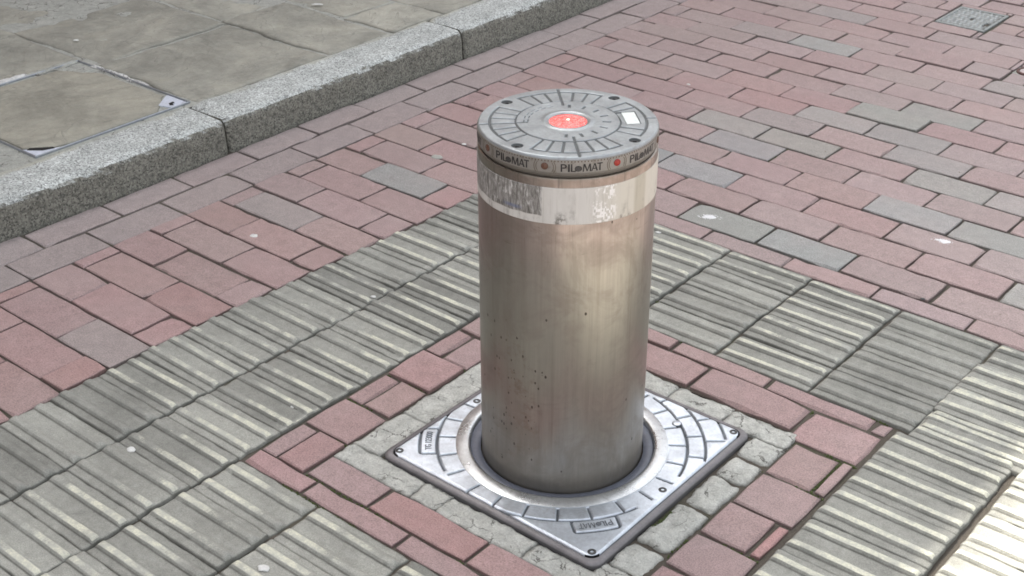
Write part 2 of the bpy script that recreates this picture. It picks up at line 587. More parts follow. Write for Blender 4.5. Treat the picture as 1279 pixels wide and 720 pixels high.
# ------------------------------------------------------------------ paver builder
def paver(mb, x0, x1, y0, y1, col, z=0.0, gap=.0024, cham=.0022, depth=.03, rough=1.0, chips=.11, tilt=.011, seg=.05,
          sides=(1, 1, 1, 1)):
    """one paver with a worn arris; sides are the gap factors left, right, low, high"""
    a0, a1, b0, b1 = x0 + gap * sides[0], x1 - gap * sides[1], y0 + gap * sides[2], y1 - gap * sides[3]
    if a1 - a0 < .006 or b1 - b0 < .006:
        return
    nx = max(1, int(round((a1 - a0) / seg)))
    ny = max(1, int(round((b1 - b0) / seg)))
    per = [(a0 + (a1 - a0) * i / nx, b0) for i in range(nx)] + [(a1, b0 + (b1 - b0) * i / ny) for i in range(ny)]
    per += [(a1 - (a1 - a0) * i / nx, b1) for i in range(nx)] + [(a0, b1 - (b1 - b0) * i / ny) for i in range(ny)]
    cx, cy = (a0 + a1) / 2, (b0 + b1) / 2
    rot = rng.normal(0, .004) * min(1, .1 / max(a1 - a0, b1 - b0) * 2)
    k_ = min(1.0, (b1 - b0) / .08)
    tx, ty = rng.normal(0, tilt * .5) * k_ * .6, rng.normal(0, tilt * .5) * k_
    zz = z + rng.normal(0, .0012)
    n = len(per)
    lo, up, inn = [], [], []
    corners = {0, nx, nx + ny, 2 * nx + ny}
    for i, (x, y) in enumerate(per):
        dx, dy = x - cx, y - cy
        L = math.hypot(dx, dy) + 1e-9
        inx = (1 if abs(x - a0) < 1e-7 else -1 if abs(x - a1) < 1e-7 else 0)
        iny = (1 if abs(y - b0) < 1e-7 else -1 if abs(y - b1) < 1e-7 else 0)
        j = abs(rng.normal(0, .0006)) * rough
        c = cham * (1 + .35 * rng.normal()) if rough else cham
        c = max(c, .0012)
        drop = .0
        if i in corners:
            j += .0012 * rough
        if rng.random() < chips * (.5 if i not in corners else .9):
            c += rng.uniform(.0015, .0045)
            drop = rng.uniform(.0, .002)
        x += inx * j
        y += iny * j
        qx, qy = x + inx * c, y + iny * c
        h = lambda px, py: zz + tx * (px - cx) + ty * (py - cy)
        lo.append((x, y, z - depth))
        up.append((x, y, h(x, y) - c * .75 - drop))
        inn.append((qx, qy, h(qx, qy)))
    cr, sr = math.cos(rot), math.sin(rot)
    V = [(cx + (p[0] - cx) * cr - (p[1] - cy) * sr, cy + (p[0] - cx) * sr + (p[1] - cy) * cr, p[2]) for p in lo + up + inn]
    F = [tuple(range(2 * n, 3 * n))]
    for i in range(n):
        k = (i + 1) % n
        F.append((i, k, n + k, n + i))
        F.append((n + i, n + k, 2 * n + k, 2 * n + i))
    mb.add(V, F, col, [1.0] * n + [.42] * n + [0.0] * n)


RED = np.array((.318, .198, .191))
DUSTY = np.array((.302, .240, .230))
GREY = np.array((.258, .257, .244))


def brick_col(x, y, grey=False, dusty=0.0, warm=1.0):
    if grey:
        c = GREY * rng.uniform(.92, 1.12) + rng.normal(0, .004, 3)
        if rng.random() < .35:
            c = c * .65 + DUSTY * .35
        return tuple(c)
    u = np.clip(rng.normal(.36 + dusty, .17), 0, 1)
    c = RED * (1 - u) + DUSTY * u
    c = c * rng.uniform(.94, 1.06)
    c[0] *= 1 + rng.normal(0, .02)
    c[2] *= 1 + rng.normal(0, .012)
    return tuple(c)


GREYS = [(-.44, 1.10), (-.44, 1.30), (-.24, .90), (-.55, 1.42), (-.345, 1.42), (-.33, 1.61), (-.22, 1.70), (-.12, 1.61), (-.12, 1.80),
         (.07, 1.41), (-.03, 1.51), (.07, 1.20), (.28, 1.40), (.27, 1.20), (-.03, .90), (-.64, 1.10), (-.74, 1.50), (-.63, 2.10),
         (-.94, .60), (.48, 1.0), (.6, 1.3), (.75, 1.1)]
HALF = [(-.44, 1.50), (-.84, 2.10), (-.74, 2.42), (-1.05, .29), (-.82, -.3), (.18, 1.0), (-.02, 2.10)]

# rings of tactile slabs: the outer limits of the hatched square
TX0, TX1, TY0, TY1 = -.790, 1.02, -.985, .795
IX0, IX1, IY0, IY1 = -.390, .420, -.377, .413       # inner red square
CX0, CX1, CY0, CY1 = -.281, .301, -.268, .284       # the stone collar round the frame
KA, KB, KC = -1.405, -1.312, -1.207                 # kerb foot, first course, second course


def t_out(y):           # the outer left edge of the band wanders a little
    return -.795 + .030 * float(sst(-.2, .6, y))


mb = MB()
ROW = .1003
# street body: stretcher bond, rows run across the street
DRAIN = (-.490, -.318, 2.525, 2.735)
BOX = (-.118, -.052, 2.245, 2.305)


def clip_rects(x0, x1, y0, y1, hole):
    """rectangle minus a rectangular hole, as pieces"""
    hx0, hx1, hy0, hy1 = hole
    if x1 <= hx0 or x0 >= hx1 or y1 <= hy0 or y0 >= hy1:
        return [(x0, x1, y0, y1)]
    out = []
    if x0 < hx0:
        out.append((x0, hx0, y0, y1))
    if x1 > hx1:
        out.append((hx1, x1, y0, y1))
    m0, m1 = max(x0, hx0), min(x1, hx1)
    if y0 < hy0:
        out.append((m0, m1, y0, hy0))
    if y1 > hy1:
        out.append((m0, m1, hy1, y1))
    return [o for o in out if o[1] - o[0] > .012 and o[3] - o[2] > .012]


for k in range(-26, 52):
    y0, y1 = .05 + ROW * k, .05 + ROW * (k + 1)
    anchor = (-.337 if k % 2 == 0 else -.235) - .0018 * max(0, 8 - k) * (1 if k > -8 else 1)
    xs = [anchor + .203 * n for n in range(-6, 17)]
    for xa, xb in zip(xs[:-1], xs[1:]):
        a0, a1 = max(xa, KC), xb
        if a1 - a0 < .02 or a0 > 2.6:
            continue
        cx, cy = (xa + xb) / 2, (y0 + y1) / 2
        g = any(abs(cx - p) < .09 and abs(cy - q) < .045 for p, q in GREYS)
        h = any(abs(cx - p) < .09 and abs(cy - q) < .045 for p, q in HALF)
        if not (g or h) and cx > 1.0 and rng.random() < .2:
            g = True
        dusty = .10 + .24 * float(sst(-.5, .1, cx)) + .30 * float(sst(1.2, 2.8, cy)) + .16 * float(sst(-.8, -1.2, cx)) - .25 * float(sst(.4, -.4, cy)) * (cx < -.5)
        col = brick_col(cx, cy, g, dusty)
        if h:
            col = tuple(np.array(col) * .45 + GREY * .55)
        pieces = clip_rects(a0, a1, y0, y1, (t_out(cy), TX1, TY0, TY1))
        pieces = [q for p in pieces for q in clip_rects(*p, DRAIN)]
        pieces = [q for p in pieces for q in clip_rects(*p, BOX)]
        far = max(abs(cx), abs(cy - .5)) > 2.3
        for p in pieces:
            tight = .45 if cy > 1.9 and rng.random() < .3 else rng.choice([.5, .8, 1.3], p=[.4, .45, .15])
            tj = rng.choice([.4, 1.0], p=[.35, .65]) if cx < -.8 else .9
            paver(mb, *p, col, gap=.0024 * tight, seg=.2 if far else .034, sides=(tj, tj, 1.15, 1.15))
# two kerb courses laid lengthwise
for (xa, xb, ph, dz) in ((KA + .004, KB, .058, 0), (KB, KC, -.045, 0)):
    for n in range(-14, 26):
        ya = ph + .2024 * n
        c = np.array(brick_col(0, 0, False, .62)) * .5 + np.array((.29, .258, .252)) * .5
        paver(mb, xa - (.016 * float(sst(.05, -.35, ya + .1)) if xa < KB - .01 else 0), xb, ya, ya + .2024, tuple(np.array(c) * .97), gap=.0024, z=-.001, sides=(1.3, 1.2, .7, .7), seg=.034)
# red square inside the tactile ring: left column
for i, (ya, yb) in enumerate([(-.337, -.235), (-.235, -.133), (-.133, -.030), (-.030, .072), (.072, .173), (.173, .284), (.284, .368)]):
    xe = IX0 if i else IX0
    if i % 2 == 0:
        paver(mb, xe, -.3485, ya, yb, brick_col(0, 0, False, -.1), gap=.0022)
        paver(mb, -.3485, CX0, ya, yb, brick_col(0, 0, False, -.05), gap=.0022)
    else:
        paver(mb, xe, CX0, ya, yb, brick_col(0, 0, False, -.1), gap=.0022)
# front rows
for xa, xb in ((IX0, -.245), (-.245, -.036), (-.036, .168), (.168, .374), (.374, IX1)):
    paver(mb, xa, xb, IY0, -.333, brick_col(0, 0, False, .05), gap=.0022, z=-.001)
for xa, xb in ((-.281, -.137), (-.137, .072), (.072, .276), (.276, IX1)):
    paver(mb, xa, xb, -.333, CY0, brick_col(0, 0, False, .02), gap=.0022, z=-.001)
# right column
for i, (ya, yb) in enumerate([(-.235, -.139), (-.139, -.044), (-.044, .053), (.053, .155), (.155, .265)]):
    if i % 2 == 0:
        paver(mb, CX1, .390, ya, yb, brick_col(0, 0, False, -.1), gap=.0028, cham=.0032)
        paver(mb, .390, IX1 - .004, ya, yb, (.36, .20, .19) if i == 2 else brick_col(0, 0, False, .3), gap=.0034, z=-.001)
    else:
        paver(mb, CX1, IX1 - .004, ya, yb, brick_col(0, 0, False, .05), gap=.0028, cham=.0032)
# back rows
for xa, xb in ((-.386, -.235), (-.235, -.030), (-.030, .175), (.175, .383), (.383, IX1 - .004)):
    paver(mb, xa, xb, .3705, IY1, brick_col(0, 0, False, .0), gap=.0028, z=-.001)
for xa, xb in ((-.281, -.14), (-.14, .066), (.066, .280), (.280, IX1 - .004)):
    paver(mb, xa, xb, CY1 if xa < .27 else .265, .3705, brick_col(0, 0, False, .0), gap=.0032, cham=.0032)
road = struct(mb.obj('brick_paving', M['brick']))

# bedding under everything, and the wider street
mbed = MB()
for bx0, bx1, by0, by1 in ((-1.6, CX0, -3.2, 5.6), (CX1, 3.2, -3.2, 5.6), (CX0, CX1, -3.2, CY0), (CX0, CX1, CY1, 5.6)):
    mbed.add([(bx0, by0, -.0060), (bx1, by0, -.0060), (bx1, by1, -.0060), (bx0, by1, -.0060)], [(0, 1, 2, 3)])
struct(mbed.obj('ground', M['bed']))
mst = MB()
mst.add([(-1.5, -60, -.03), (60, -60, -.03), (60, 90, -.03), (-1.5, 90, -.03)], [(0, 1, 2, 3)])
struct(mst.obj('street', M['far']))


# ------------------------------------------------------------------ tactile slabs
def tactile(mb, x0, x1, y0, y1, z=0.0, worn=.5, tone=1.0, seed=0, ends=0.0, grad=0.0):
    g = .0024
    nx = 26
    prof = [0, .004, .0095, .0135, .0160, .0176, .0200, .0245, .0290, .0325, .0365, .0415, .046, .050, .054, .0595, .0635, .0660, .0676, .0700, .0745, .0790,
            .0825, .0865, .0915, .096, .100]
    hts = [0, 0, 0, 0, .04, .80, .97, 1, .96, .55, .05, 0, 0, 0, 0, 0, 0, .04, .80, .97, 1, .96, .55, .05, 0, 0, 0]
    gr = [0, 0, 0, -.25, -1., -.35, 0, 0, 0, 0, 0, 0, 0, 0, 0, 0, -.25, -1., -.35, 0, 0, 0, 0, 0, 0, 0, 0]  # negative dips mark the painted shadow line at each rib's near foot
    ny = len(prof)
    fx = np.linspace(0, 1, nx + 1)
    fx = np.concatenate([[0, .018], fx[1:-1], [.982, 1]])
    nx = len(fx) - 1
    sx = x0 + g + (x1 - x0 - 2 * g) * fx
    py = np.array(prof) / .1
    gy_ = rng.choice([.0003, .0007, .0014], p=[.45, .4, .15])
    sy = y0 + gy_ + (y1 - y0 - 2 * gy_) * py
    X, Y = np.meshgrid(sx, sy, indexing='ij')
    Hh = np.tile(np.array(hts, float), (nx + 1, 1))
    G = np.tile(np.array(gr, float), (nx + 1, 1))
    endf = np.minimum(sst(-.01, .045, fx), sst(1.01, .955, fx))
    low = 1 - .38 * np.clip(fbm(X * 9, Y * 16, seed, 3) * 1.3 + .1 + (worn - .5) * .5, 0, 1)
    Z = z + .0074 * Hh * endf[:, None] * low
    Z += .0008 * fbm(X * 30, Y * 30, seed + 5, 3) + .0004 * fbm(X * 130, Y * 130, seed + 9, 2)
    # spalled scoops
    for _ in range(rng.integers(0, 3)):
        sxp, syp = rng.uniform(x0, x1), rng.uniform(y0, y1)
        rr = np.hypot((X - sxp) / .030, (Y - syp) / .012) + .35 * vnoise(X * 90, Y * 90, seed + 20)
        Z -= .0016 * sst(1, .3, rr) * (1 - .6 * Hh)
    tx, ty = rng.normal(0, .009), rng.normal(0, .012)
    Z += tx * (X - (x0 + x1) / 2) + ty * (Y - (y0 + y1) / 2) + rng.normal(0, .0014)
    # worn arris
    ex = np.minimum(X - sx[0], sx[-1] - X)
    ey = np.minimum(Y - sy[0], sy[-1] - Y)
    edge = np.minimum(ex, ey)
    Z -= .0020 * sst(.0050, 0, ex) + .0012 * sst(.0035, 0, ey)
    # wandering outline
    wob = .0026
    X = X + wob * fbm(Y * 45, X * 12, seed + 31, 3) * sst(.02, 0, ex)
    Y = Y + wob * .8 * fbm(X * 40, Y * 12, seed + 37, 3) * sst(.02, 0, ey)
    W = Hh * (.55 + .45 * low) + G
    if ends:
        endw = np.maximum(sst(.12, 0, fx) * max(0, -ends), sst(.84, 1, fx) * max(0, ends))[:, None]
        W = np.where(endw > .05, np.maximum(W, endw * .9), W)
    W = np.where(ex < 1e-6, -.8, np.where(ey < 1e-6, -.7, W))
    V = np.stack([X, Y, Z], -1).reshape(-1, 3)
    idx = lambda i, j: i * ny + j
    F = [(idx(i, j), idx(i + 1, j), idx(i + 1, j + 1), idx(i, j + 1)) for i in range(nx) for j in range(ny - 1)]
    ring = [idx(i, 0) for i in range(nx)] + [idx(nx, j) for j in range(ny - 1)] + [idx(i, ny - 1) for i in range(nx, 0, -1)] + [idx(0, j) for j in range(ny - 1, 0, -1)]
    n = len(V)
    V = [tuple(p) for p in V] + [(V[i][0], V[i][1], z - .03) for i in ring]
    w = list(W.ravel()) + [-1.0] * len(ring)
    m = len(ring)
    cols = [(tone, 0, worn + grad * (fx[i] - .5) + .10 * float(vnoise(i * .35, sy[j] * 60, seed + 50))) for i in range(nx) for j in range(ny - 1)]
    F += [(n + i, n + (i + 1) % m, ring[(i + 1) % m], ring[i]) for i in range(m)]
    cols += [(tone, 0, 0)] * m
    mb.add(V, F, cols, w)


mt = MB()
sd = 0
colx = [-.790, -.592, -.393, -.199, .003, .203]
def slab(x0, x1, y0, y1, worn, **kw):
    global sd
    sd += 1
    tactile(mt, x0, x1, y0, y1, worn=worn, tone=rng.uniform(.80, 1.14), seed=sd * 3 % 97, **kw)
ylo = [-.985, -.885, -.785, -.685, -.582, -.479, -.377]
yl = ylo + [-.283, -.186, -.088, .012, .110, .207, .305, .409, .508, .608, .705, .795]
worn_l = {0: .04, 1: .27}
for c in (0, 1):
    for ya, yb in zip(yl[:-1], yl[1:]):
        x0, x1 = colx[c], colx[c + 1]
        if c == 0:
            x0 = t_out((ya + yb) / 2)
            dy = 0
        m = (ya + yb) / 2
        w = worn_l[c] + rng.normal(0, .09) + (.05 if m > -.45 else -.05)
        slab(x0, x1, ya, yb, w, grad=.42 if c == 1 else .10, ends=.8 if (c == 1 and -.3 < m < .35 and rng.random() < .6) else 0.0)
for c in range(2, 7):                                  # front band, continuing to the right under the frame's near side
    x0 = colx[c] if c < 6 else .417
    x1 = colx[c + 1] if c < 5 else (.417 if c == 5 else .625)
    if c == 6:
        break
    for ya, yb in zip(ylo[:-1], ylo[1:]):
        m = (ya + yb) / 2
        slab(x0, x1, ya, yb, .20 + rng.normal(0, .07), grad=-.42, z=-.001, ends=-.5 if c == 2 and m > -.6 else 0.0)
for x0, x1 in ((-.393, -.155), (-.155, .043), (.043, .243), (.243, .445), (.445, .640)):      # back band
    x0a = x0
    for j, (ya, yb) in enumerate(((.413, .511), (.511, .608), (.608, .705), (.705, .795))):
        if x0 == -.393:
            slab(-.393, -.354, ya, yb, .3) if False else None
            slab(-.393, x1, ya, yb, .38 + rng.normal(0, .1))
        else:
            wr = .42 if x0 < 0 else (.22 if x0 < .2 else (.40 if x0 < .4 and x0 > .24 and j > 3 else .30))
            if abs(x0 - .043) < .01:
                wr = .40 if j in (0, 3, 2) else .28
            if abs(x0 + .155) < .01:
                wr = .16
            if abs(x0 - .243) < .01:
                wr = .12
            slab(x0, x1, ya, yb, wr - .06 + rng.normal(0, .05))
yr = [-.985, -.885, -.785, -.69, -.59, -.492, -.394, -.296, -.198, -.100, -.002, .098, .200, .300, .400, .500, .598, .695, .795]
for ya, yb in zip(yr[:-1], yr[1:]):
    m = (ya + yb) / 2
    if m < .70:
        x0 = .421 if m < .40 else .440
        slab(x0, .622, ya, yb, .55 + rng.normal(0, .05), z=.003)
    else:
        slab(.640, .83, ya, yb, .5)
yr2 = [-.985, -.90, -.806, -.71, -.612, -.514, -.41, -.312, -.21, -.112, -.012, .086, .187, .284, .376, .475, .57, .67, .795]
for ya, yb in zip(yr2[:-1], yr2[1:]):
    if (ya + yb) / 2 < .68:
        slab(.630, .825, ya, yb, .45, z=.002)
for ya, yb in zip(yr[:-1], yr[1:]):
    slab(.829, 1.018, ya, yb, .45)
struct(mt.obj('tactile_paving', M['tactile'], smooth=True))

# ------------------------------------------------------------------ stone collar round the frame
FCX, FCY = .009, .006
FH = .2265


def lump(x0, x1, y0, y1, z, seed, rag=.006, dome=.006, r=.009, band=.010, amp=1.0):
    """a rough stone with a wandering outline and a broken face"""
    mb_ = MB()
    nx = max(6, int((x1 - x0) / .006))
    ny = max(6, int((y1 - y0) / .006))
    u, v = np.linspace(-1, 1, nx + 1), np.linspace(-1, 1, ny + 1)
    U, V = np.meshgrid(u, v, indexing='ij')
    X = (x0 + x1) / 2 + U * (x1 - x0) / 2
    Y = (y0 + y1) / 2 + V * (y1 - y0) / 2
    dx = np.minimum(X - x0, x1 - X)
    dy = np.minimum(Y - y0, y1 - Y)
    d = np.minimum(dx, dy)
    corner = (dx < r) & (dy < r)
    dc = r - np.hypot(r - dx, r - dy)
    d = np.where(corner, np.minimum(d, dc), d)
    Z = z - dome * sst(band, 0, d) ** 1.3 + amp * .0054 * fbm(X * 34, Y * 34, seed, 4) + .0022 * fbm(X * 160, Y * 160, seed + 4, 2)
    # rounded corners
    k = np.where(corner & (dc < 0), -dc, 0)
    sgx, sgy = np.where(U > 0, -1, 1), np.where(V > 0, -1, 1)
    X = X + sgx * k * .7
    Y = Y + sgy * k * .7
    e = sst(.016, 0, d)
    X = X + rag * e * fbm(Y * 55, X * 20, seed + 7, 3) * .6
    Y = Y + rag * e * fbm(X * 55, Y * 20, seed + 8, 3) * .6
    ny1 = ny + 1
    P = np.stack([X, Y, Z], -1).reshape(-1, 3)
    idx = lambda i, j: i * ny1 + j
    F = [(idx(i, j), idx(i + 1, j), idx(i + 1, j + 1), idx(i, j + 1)) for i in range(nx) for j in range(ny)]
    ring = [idx(i, 0) for i in range(nx)] + [idx(nx, j) for j in range(ny)] + [idx(i, ny) for i in range(nx, 0, -1)] + [idx(0, j) for j in range(ny, 0, -1)]
    n0 = len(P)
    Vv = [tuple(p) for p in P] + [(P[i][0], P[i][1], z - .04) for i in ring]
    w = list((sst(.0022, 0, d) * .5).ravel()) + [1.0] * len(ring)
    m = len(ring)
    F += [(n0 + i, n0 + (i + 1) % m, ring[(i + 1) % m], ring[i]) for i in range(m)]
    mb_.add(Vv, F, (1, 1, 1), w)
    return mb_


collar = struct(empty('stone_collar', (0, 0, 0)))
fe0, fe1, fg0, fg1 = FCX - FH - .002, FCX + FH + .002, FCY - FH - .002, FCY + FH + .002
setts = [
    # right side: a few broken setts
    (fe1 + .003, .2975, .103, .168, -.002, 'sett'), (fe1 + .003, .297, .008, .100, -.0015, 'sett'),
    (fe1 + .001, .297, -.117, .005, -.0015, 'sett'), (fe1 - .004, .296, -.190, -.121, -.002, 'sett'),
    # far right corner: one big pale lump
    (.170, .299, fg1 - .002, .281, -.002, 'mortar'), (fe1 - .002, .299, .171, fg1 + .004, -.002, 'sett'),
    # back, left, front: rough mortar, cracked across
    (.054, .170, fg1 - .002, .283, -.003, 'mortar'), (-.28, .053, fg1 - .002, .283, -.003, 'mortar'),
    (-.281, fe0 + .002, -.10, fg1, -.0025, 'mortar'), (-.281, fe0 + .002, -.2192, -.0995, -.003, 'mortar'),
    (-.280, -.106, -.268, fg0 + .002, -.003, 'mortar'), (-.1055, -.049, -.268, fg0 + .002, -.0025, 'mortar'), (-.0485, .128, -.269, fg0 + .002, -.003, 'mortar'),
    (.1285, .300, -.269, fg0 + .002, -.003, 'mortar'), (.232, .297, -.232, -.192, -.003, 'mortar'),
]
for i, (a, b, c, d_, z, m) in enumerate(setts):
    if m == 'sett':
        l = lump(a + .0006, b - .0004, c + .0006, d_ - .0006, z, 11 + i * 3, dome=.006, rag=.008, r=.010, band=.009)
    else:
        l = lump(a, b, c, d_, z, 11 + i * 3, dome=.0022, rag=.006, r=.002, band=.004, amp=.6)
    l.obj('sett' if m == 'sett' else 'mortar_patch', M['sett'], collar, smooth=True)
# dirt bed just under the collar
bed = MB()
bed.add([(CX0, CY0, -.0085), (CX1, CY0, -.0085), (CX1, CY1, -.0085), (CX0, CY1, -.0085)], [(0, 1, 2, 3)])
bed.obj('mortar_bed', M['bed'], collar)


# ------------------------------------------------------------------ lofting helpers
def loft(mb_, loops, col=(1, 1, 1), closed=True, ws=None, cap_end=False, cap_start=False):
    n = len(loops[0])
    V = [p for lp in loops for p in lp]
    F = []
    for k in range(len(loops) - 1):
        for i in range(n if closed else n - 1):
            j = (i + 1) % n
            F.append((k * n + i, k * n + j, (k + 1) * n + j, (k + 1) * n + i))
    if cap_end:
        F.append(tuple(range((len(loops) - 1) * n, len(loops) * n)))
    if cap_start:
        F.append(tuple(range(n - 1, -1, -1)))
    w = None
    if ws is not None:
        w = [x for x in ws for _ in range(n)]
    mb_.add(V, F, col, w)


def circ(r, z, n=192, cx=0, cy=0):
    return [(cx + r * math.cos(2 * PI * i / n), cy + r * math.sin(2 * PI * i / n), z) for i in range(n)]


def lathe(mb_, prof, n=192, cx=0, cy=0, ws=None, cap_end=False, cap_start=False):
    loft(mb_, [circ(r, z, n, cx, cy) for r, z in prof], ws=ws, cap_end=cap_end, cap_start=cap_start)


def rsq(h, rad, z, cx, cy, n=8):
    out = []
    for k, (sx, sy) in enumerate(((1, 1), (-1, 1), (-1, -1), (1, -1))):
        for i in range(n + 1):
            a = PI / 2 * (k + i / n)
            out.append((cx + sx * (h - rad) + rad * math.cos(a), cy + sy * (h - rad) + rad * math.sin(a), z))
    return out


def auto_smooth(o, ang=35):
    me = o.data
    me.polygons.foreach_set('use_smooth', [True] * len(me.polygons))
    try:
        me.set_sharp_from_angle(angle=R(ang))
    except Exception:
        pass
    return o


def grid_mesh(name, X, Y, Z, W, keep=None):
    nx, ny = X.shape
    V = np.stack([X, Y, Z], -1).reshape(-1, 3)
    I, J = np.meshgrid(np.arange(nx - 1), np.arange(ny - 1), indexing='ij')
    if keep is not None:
        I, J = I[keep], J[keep]
    I, J = I.ravel(), J.ravel()
    F = np.stack([I * ny + J, (I + 1) * ny + J, (I + 1) * ny + J + 1, I * ny + J + 1], 1)
    me = bpy.data.meshes.new(name)
    me.vertices.add(len(V))
    me.vertices.foreach_set('co', V.ravel().astype(np.float32))
    me.loops.add(F.size)
    me.loops.foreach_set('vertex_index', F.ravel().astype(np.int32))
    me.polygons.add(len(F))
    me.polygons.foreach_set('loop_start', np.arange(0, F.size, 4, dtype=np.int32))
    me.update(calc_edges=True)
    me.validate()
    a = me.attributes.new('wear_shade', 'FLOAT', 'POINT')
    a.data.foreach_set('value', W.ravel().astype(np.float32))
    me.polygons.foreach_set('use_smooth', [True] * len(me.polygons))
    return me


def text_mesh(s, size, bold=0.0):
    cu = bpy.data.curves.new('text', 'FONT')
    cu.body = s
    cu.size = size
    cu.align_x = 'CENTER'
    cu.align_y = 'CENTER'
    cu.offset = bold
    cu.extrude = .0004
    cu.resolution_u = 4
    ob = bpy.data.objects.new('text', cu)
    COL.objects.link(ob)
    bpy.context.view_layer.update()
    me = bpy.data.meshes.new_from_object(ob.evaluated_get(bpy.context.evaluated_depsgraph_get()))
    COL.objects.unlink(ob)
    bpy.data.objects.remove(ob)
    bpy.data.curves.remove(cu)
    return np.array([v.co[:] for v in me.vertices]), [tuple(p.vertices) for p in me.polygons]


def fit(V, w, h, x0=0, y0=0):
    lo, hi = V.min(0), V.max(0)
    V = V.copy()
    V[:, 0] = (V[:, 0] - lo[0]) / (hi[0] - lo[0]) * w + x0
    V[:, 1] = (V[:, 1] - lo[1]) / (hi[1] - lo[1]) * h + y0
    return V


# flared capitals, as convex pieces in a unit box
GLYPH = {
    'P': [[(.0, 0), (.26, 0), (.22, 1), (.0, 1)], [(.22, .86), (.22, 1), (.6, 1), (.78, .97), (.72, .84)], [(.72, .84), (.78, .97), (.93, .88), (1, .72), (.74, .72)],
          [(.74, .72), (1, .72), (.93, .54), (.78, .45), (.70, .58)], [(.23, .56), (.70, .58), (.78, .45), (.6, .42), (.23, .42)]],
    'I': [[(.05, 0), (.95, 0), (.85, 1), (.15, 1)]],
    'L': [[(0, 0), (.34, 0), (.28, 1), (.02, 1)], [(.34, 0), (1, 0), (1, .16), (.34, .13)]],
    'M': [[(0, 0), (.13, 0), (.22, .98), (.08, 1)], [(.08, 1), (.28, 1), (.53, .22), (.46, .02)], [(.46, .02), (.53, .22), (.74, 1), (.90, 1), (.55, .02)][::1], [(.76, 1), (.92, 1), (1, 0), (.82, 0)]],
    'A': [[(0, 0), (.13, 0), (.55, .94), (.42, 1)], [(.42, 1), (.60, 1), (1, 0), (.76, 0)], [(.22, .26), (.76, .26), (.71, .38), (.28, .38)]],
    'T': [[(.38, 0), (.64, 0), (.60, .86), (.41, .86)], [(0, .86), (1, .86), (1, 1), (0, 1)]],
}


def wordmark(w, h):
    """PIL(lens)MAT: the O is a lens crossed by fine bars"""
    parts = []
    adv = [('P', -.5, .145), ('I', -.335, .055), ('L', -.262, .115), ('M', .018, .205), ('A', .225, .160), ('T', .365, .135)]
    for ch, x0, gw in adv:
        for poly in GLYPH[ch]:
            parts.append((np.array([((x0 + px * gw) * w, (py - .5) * h, 0) for px, py in poly]), [tuple(range(len(poly)))]))
    cx, cy, a, b = -.085 * w, -.10 * h, .082 * w, .36 * h
    for k in range(5):
        y = cy + b * (-.8 + .4 * k)
        half = a * math.sqrt(max(0.0, 1 - ((y - cy) / b) ** 2))
        t_ = b * .13
        parts.append((np.array([(cx - half, y - t_, 0), (cx + half, y - t_, 0), (cx + half, y + t_, 0), (cx - half, y + t_, 0)]), [(0, 1, 2, 3)]))
    n = 24
    ol = [(cx + a * 1.05 * math.cos(2 * PI * i / n), cy + b * math.sin(2 * PI * i / n), 0) for i in range(n)]
    il = [(cx + a * .88 * math.cos(2 * PI * i / n), cy + b * .84 * math.sin(2 * PI * i / n), 0) for i in range(n)]
    parts.append((np.array(ol + il), [(i, (i + 1) % n, n + (i + 1) % n, n + i) for i in range(n)]))
    return parts


# ------------------------------------------------------------------ ground frame of the bollard
frame = empty('bollard_ground_frame', (FCX, FCY, 0))
tag(frame, 'square cast metal frame with engraved paving pattern set in the ground round the foot of the steel bollard', 'ground frame')
ox, oy = FCX, FCY


def flocal(V):
    return [(p[0] - ox, p[1] - oy, p[2]) for p in V]


ZT = .007
m_ = MB()
loft(m_, [rsq(FH - .001, .020, -.03, 0, 0), rsq(FH, .020, -.001, 0, 0), rsq(FH - .002, .019, .0025, 0, 0), rsq(FH - .0055, .018, .004, 0, 0),
          rsq(FH - .0108, .017, .0045, 0, 0), rsq(FH - .0122, .016, .003, 0, 0), rsq(FH - .0128, .016, -.001, 0, 0), rsq(FH - .022, .012, -.002, 0, 0)],
     ws=[1, .6, 0, 0, 0, .5, 1, 1])
auto_smooth(m_.obj('rim', M['rim'], frame), 40)

# engraved plate: height field with a dirt mask in the grooves
H2 = .2122
g = np.arange(-H2, H2 + 1e-9, .00106)
g = np.concatenate([[-H2 - .0007, -H2 - .0005], g, [H2 + .0005, H2 + .0007]])
X, Y = np.meshgrid(g, g, indexing='ij')
rad = .0155
qx, qy = np.abs(X) - (H2 - rad), np.abs(Y) - (H2 - rad)
dcor = np.where((qx > 0) & (qy > 0), np.hypot(qx, qy) - rad, -1)
sc_c = np.where(dcor > 0, rad / np.maximum(np.hypot(qx, qy), 1e-9), 1.0)
X = np.where(dcor > 0, np.sign(X) * ((H2 - rad) + qx * sc_c), X)
Y = np.where(dcor > 0, np.sign(Y) * ((H2 - rad) + qy * sc_c), Y)
wx, wy = X + ox, Y + oy                     # the rings are centred on the bollard
r = np.hypot(wx, wy)
th = np.degrees(np.arctan2(wy, wx))
GW = .0019


def line_r(r0, lo, hi, w=GW):
    d = np.abs(r - r0)
    on = ((th - lo) % 360) <= ((hi - lo) % 360)
    return np.where(on, d, 1) - w


def radial(t0, r0, r1, w=GW):
    dt = (th - t0 + 180) % 360 - 180
    d = np.abs(np.sin(np.radians(dt))) * r
    on = (np.abs(dt) < 60) & (r >= r0) & (r <= r1)
    return np.where(on, d, 1) - w


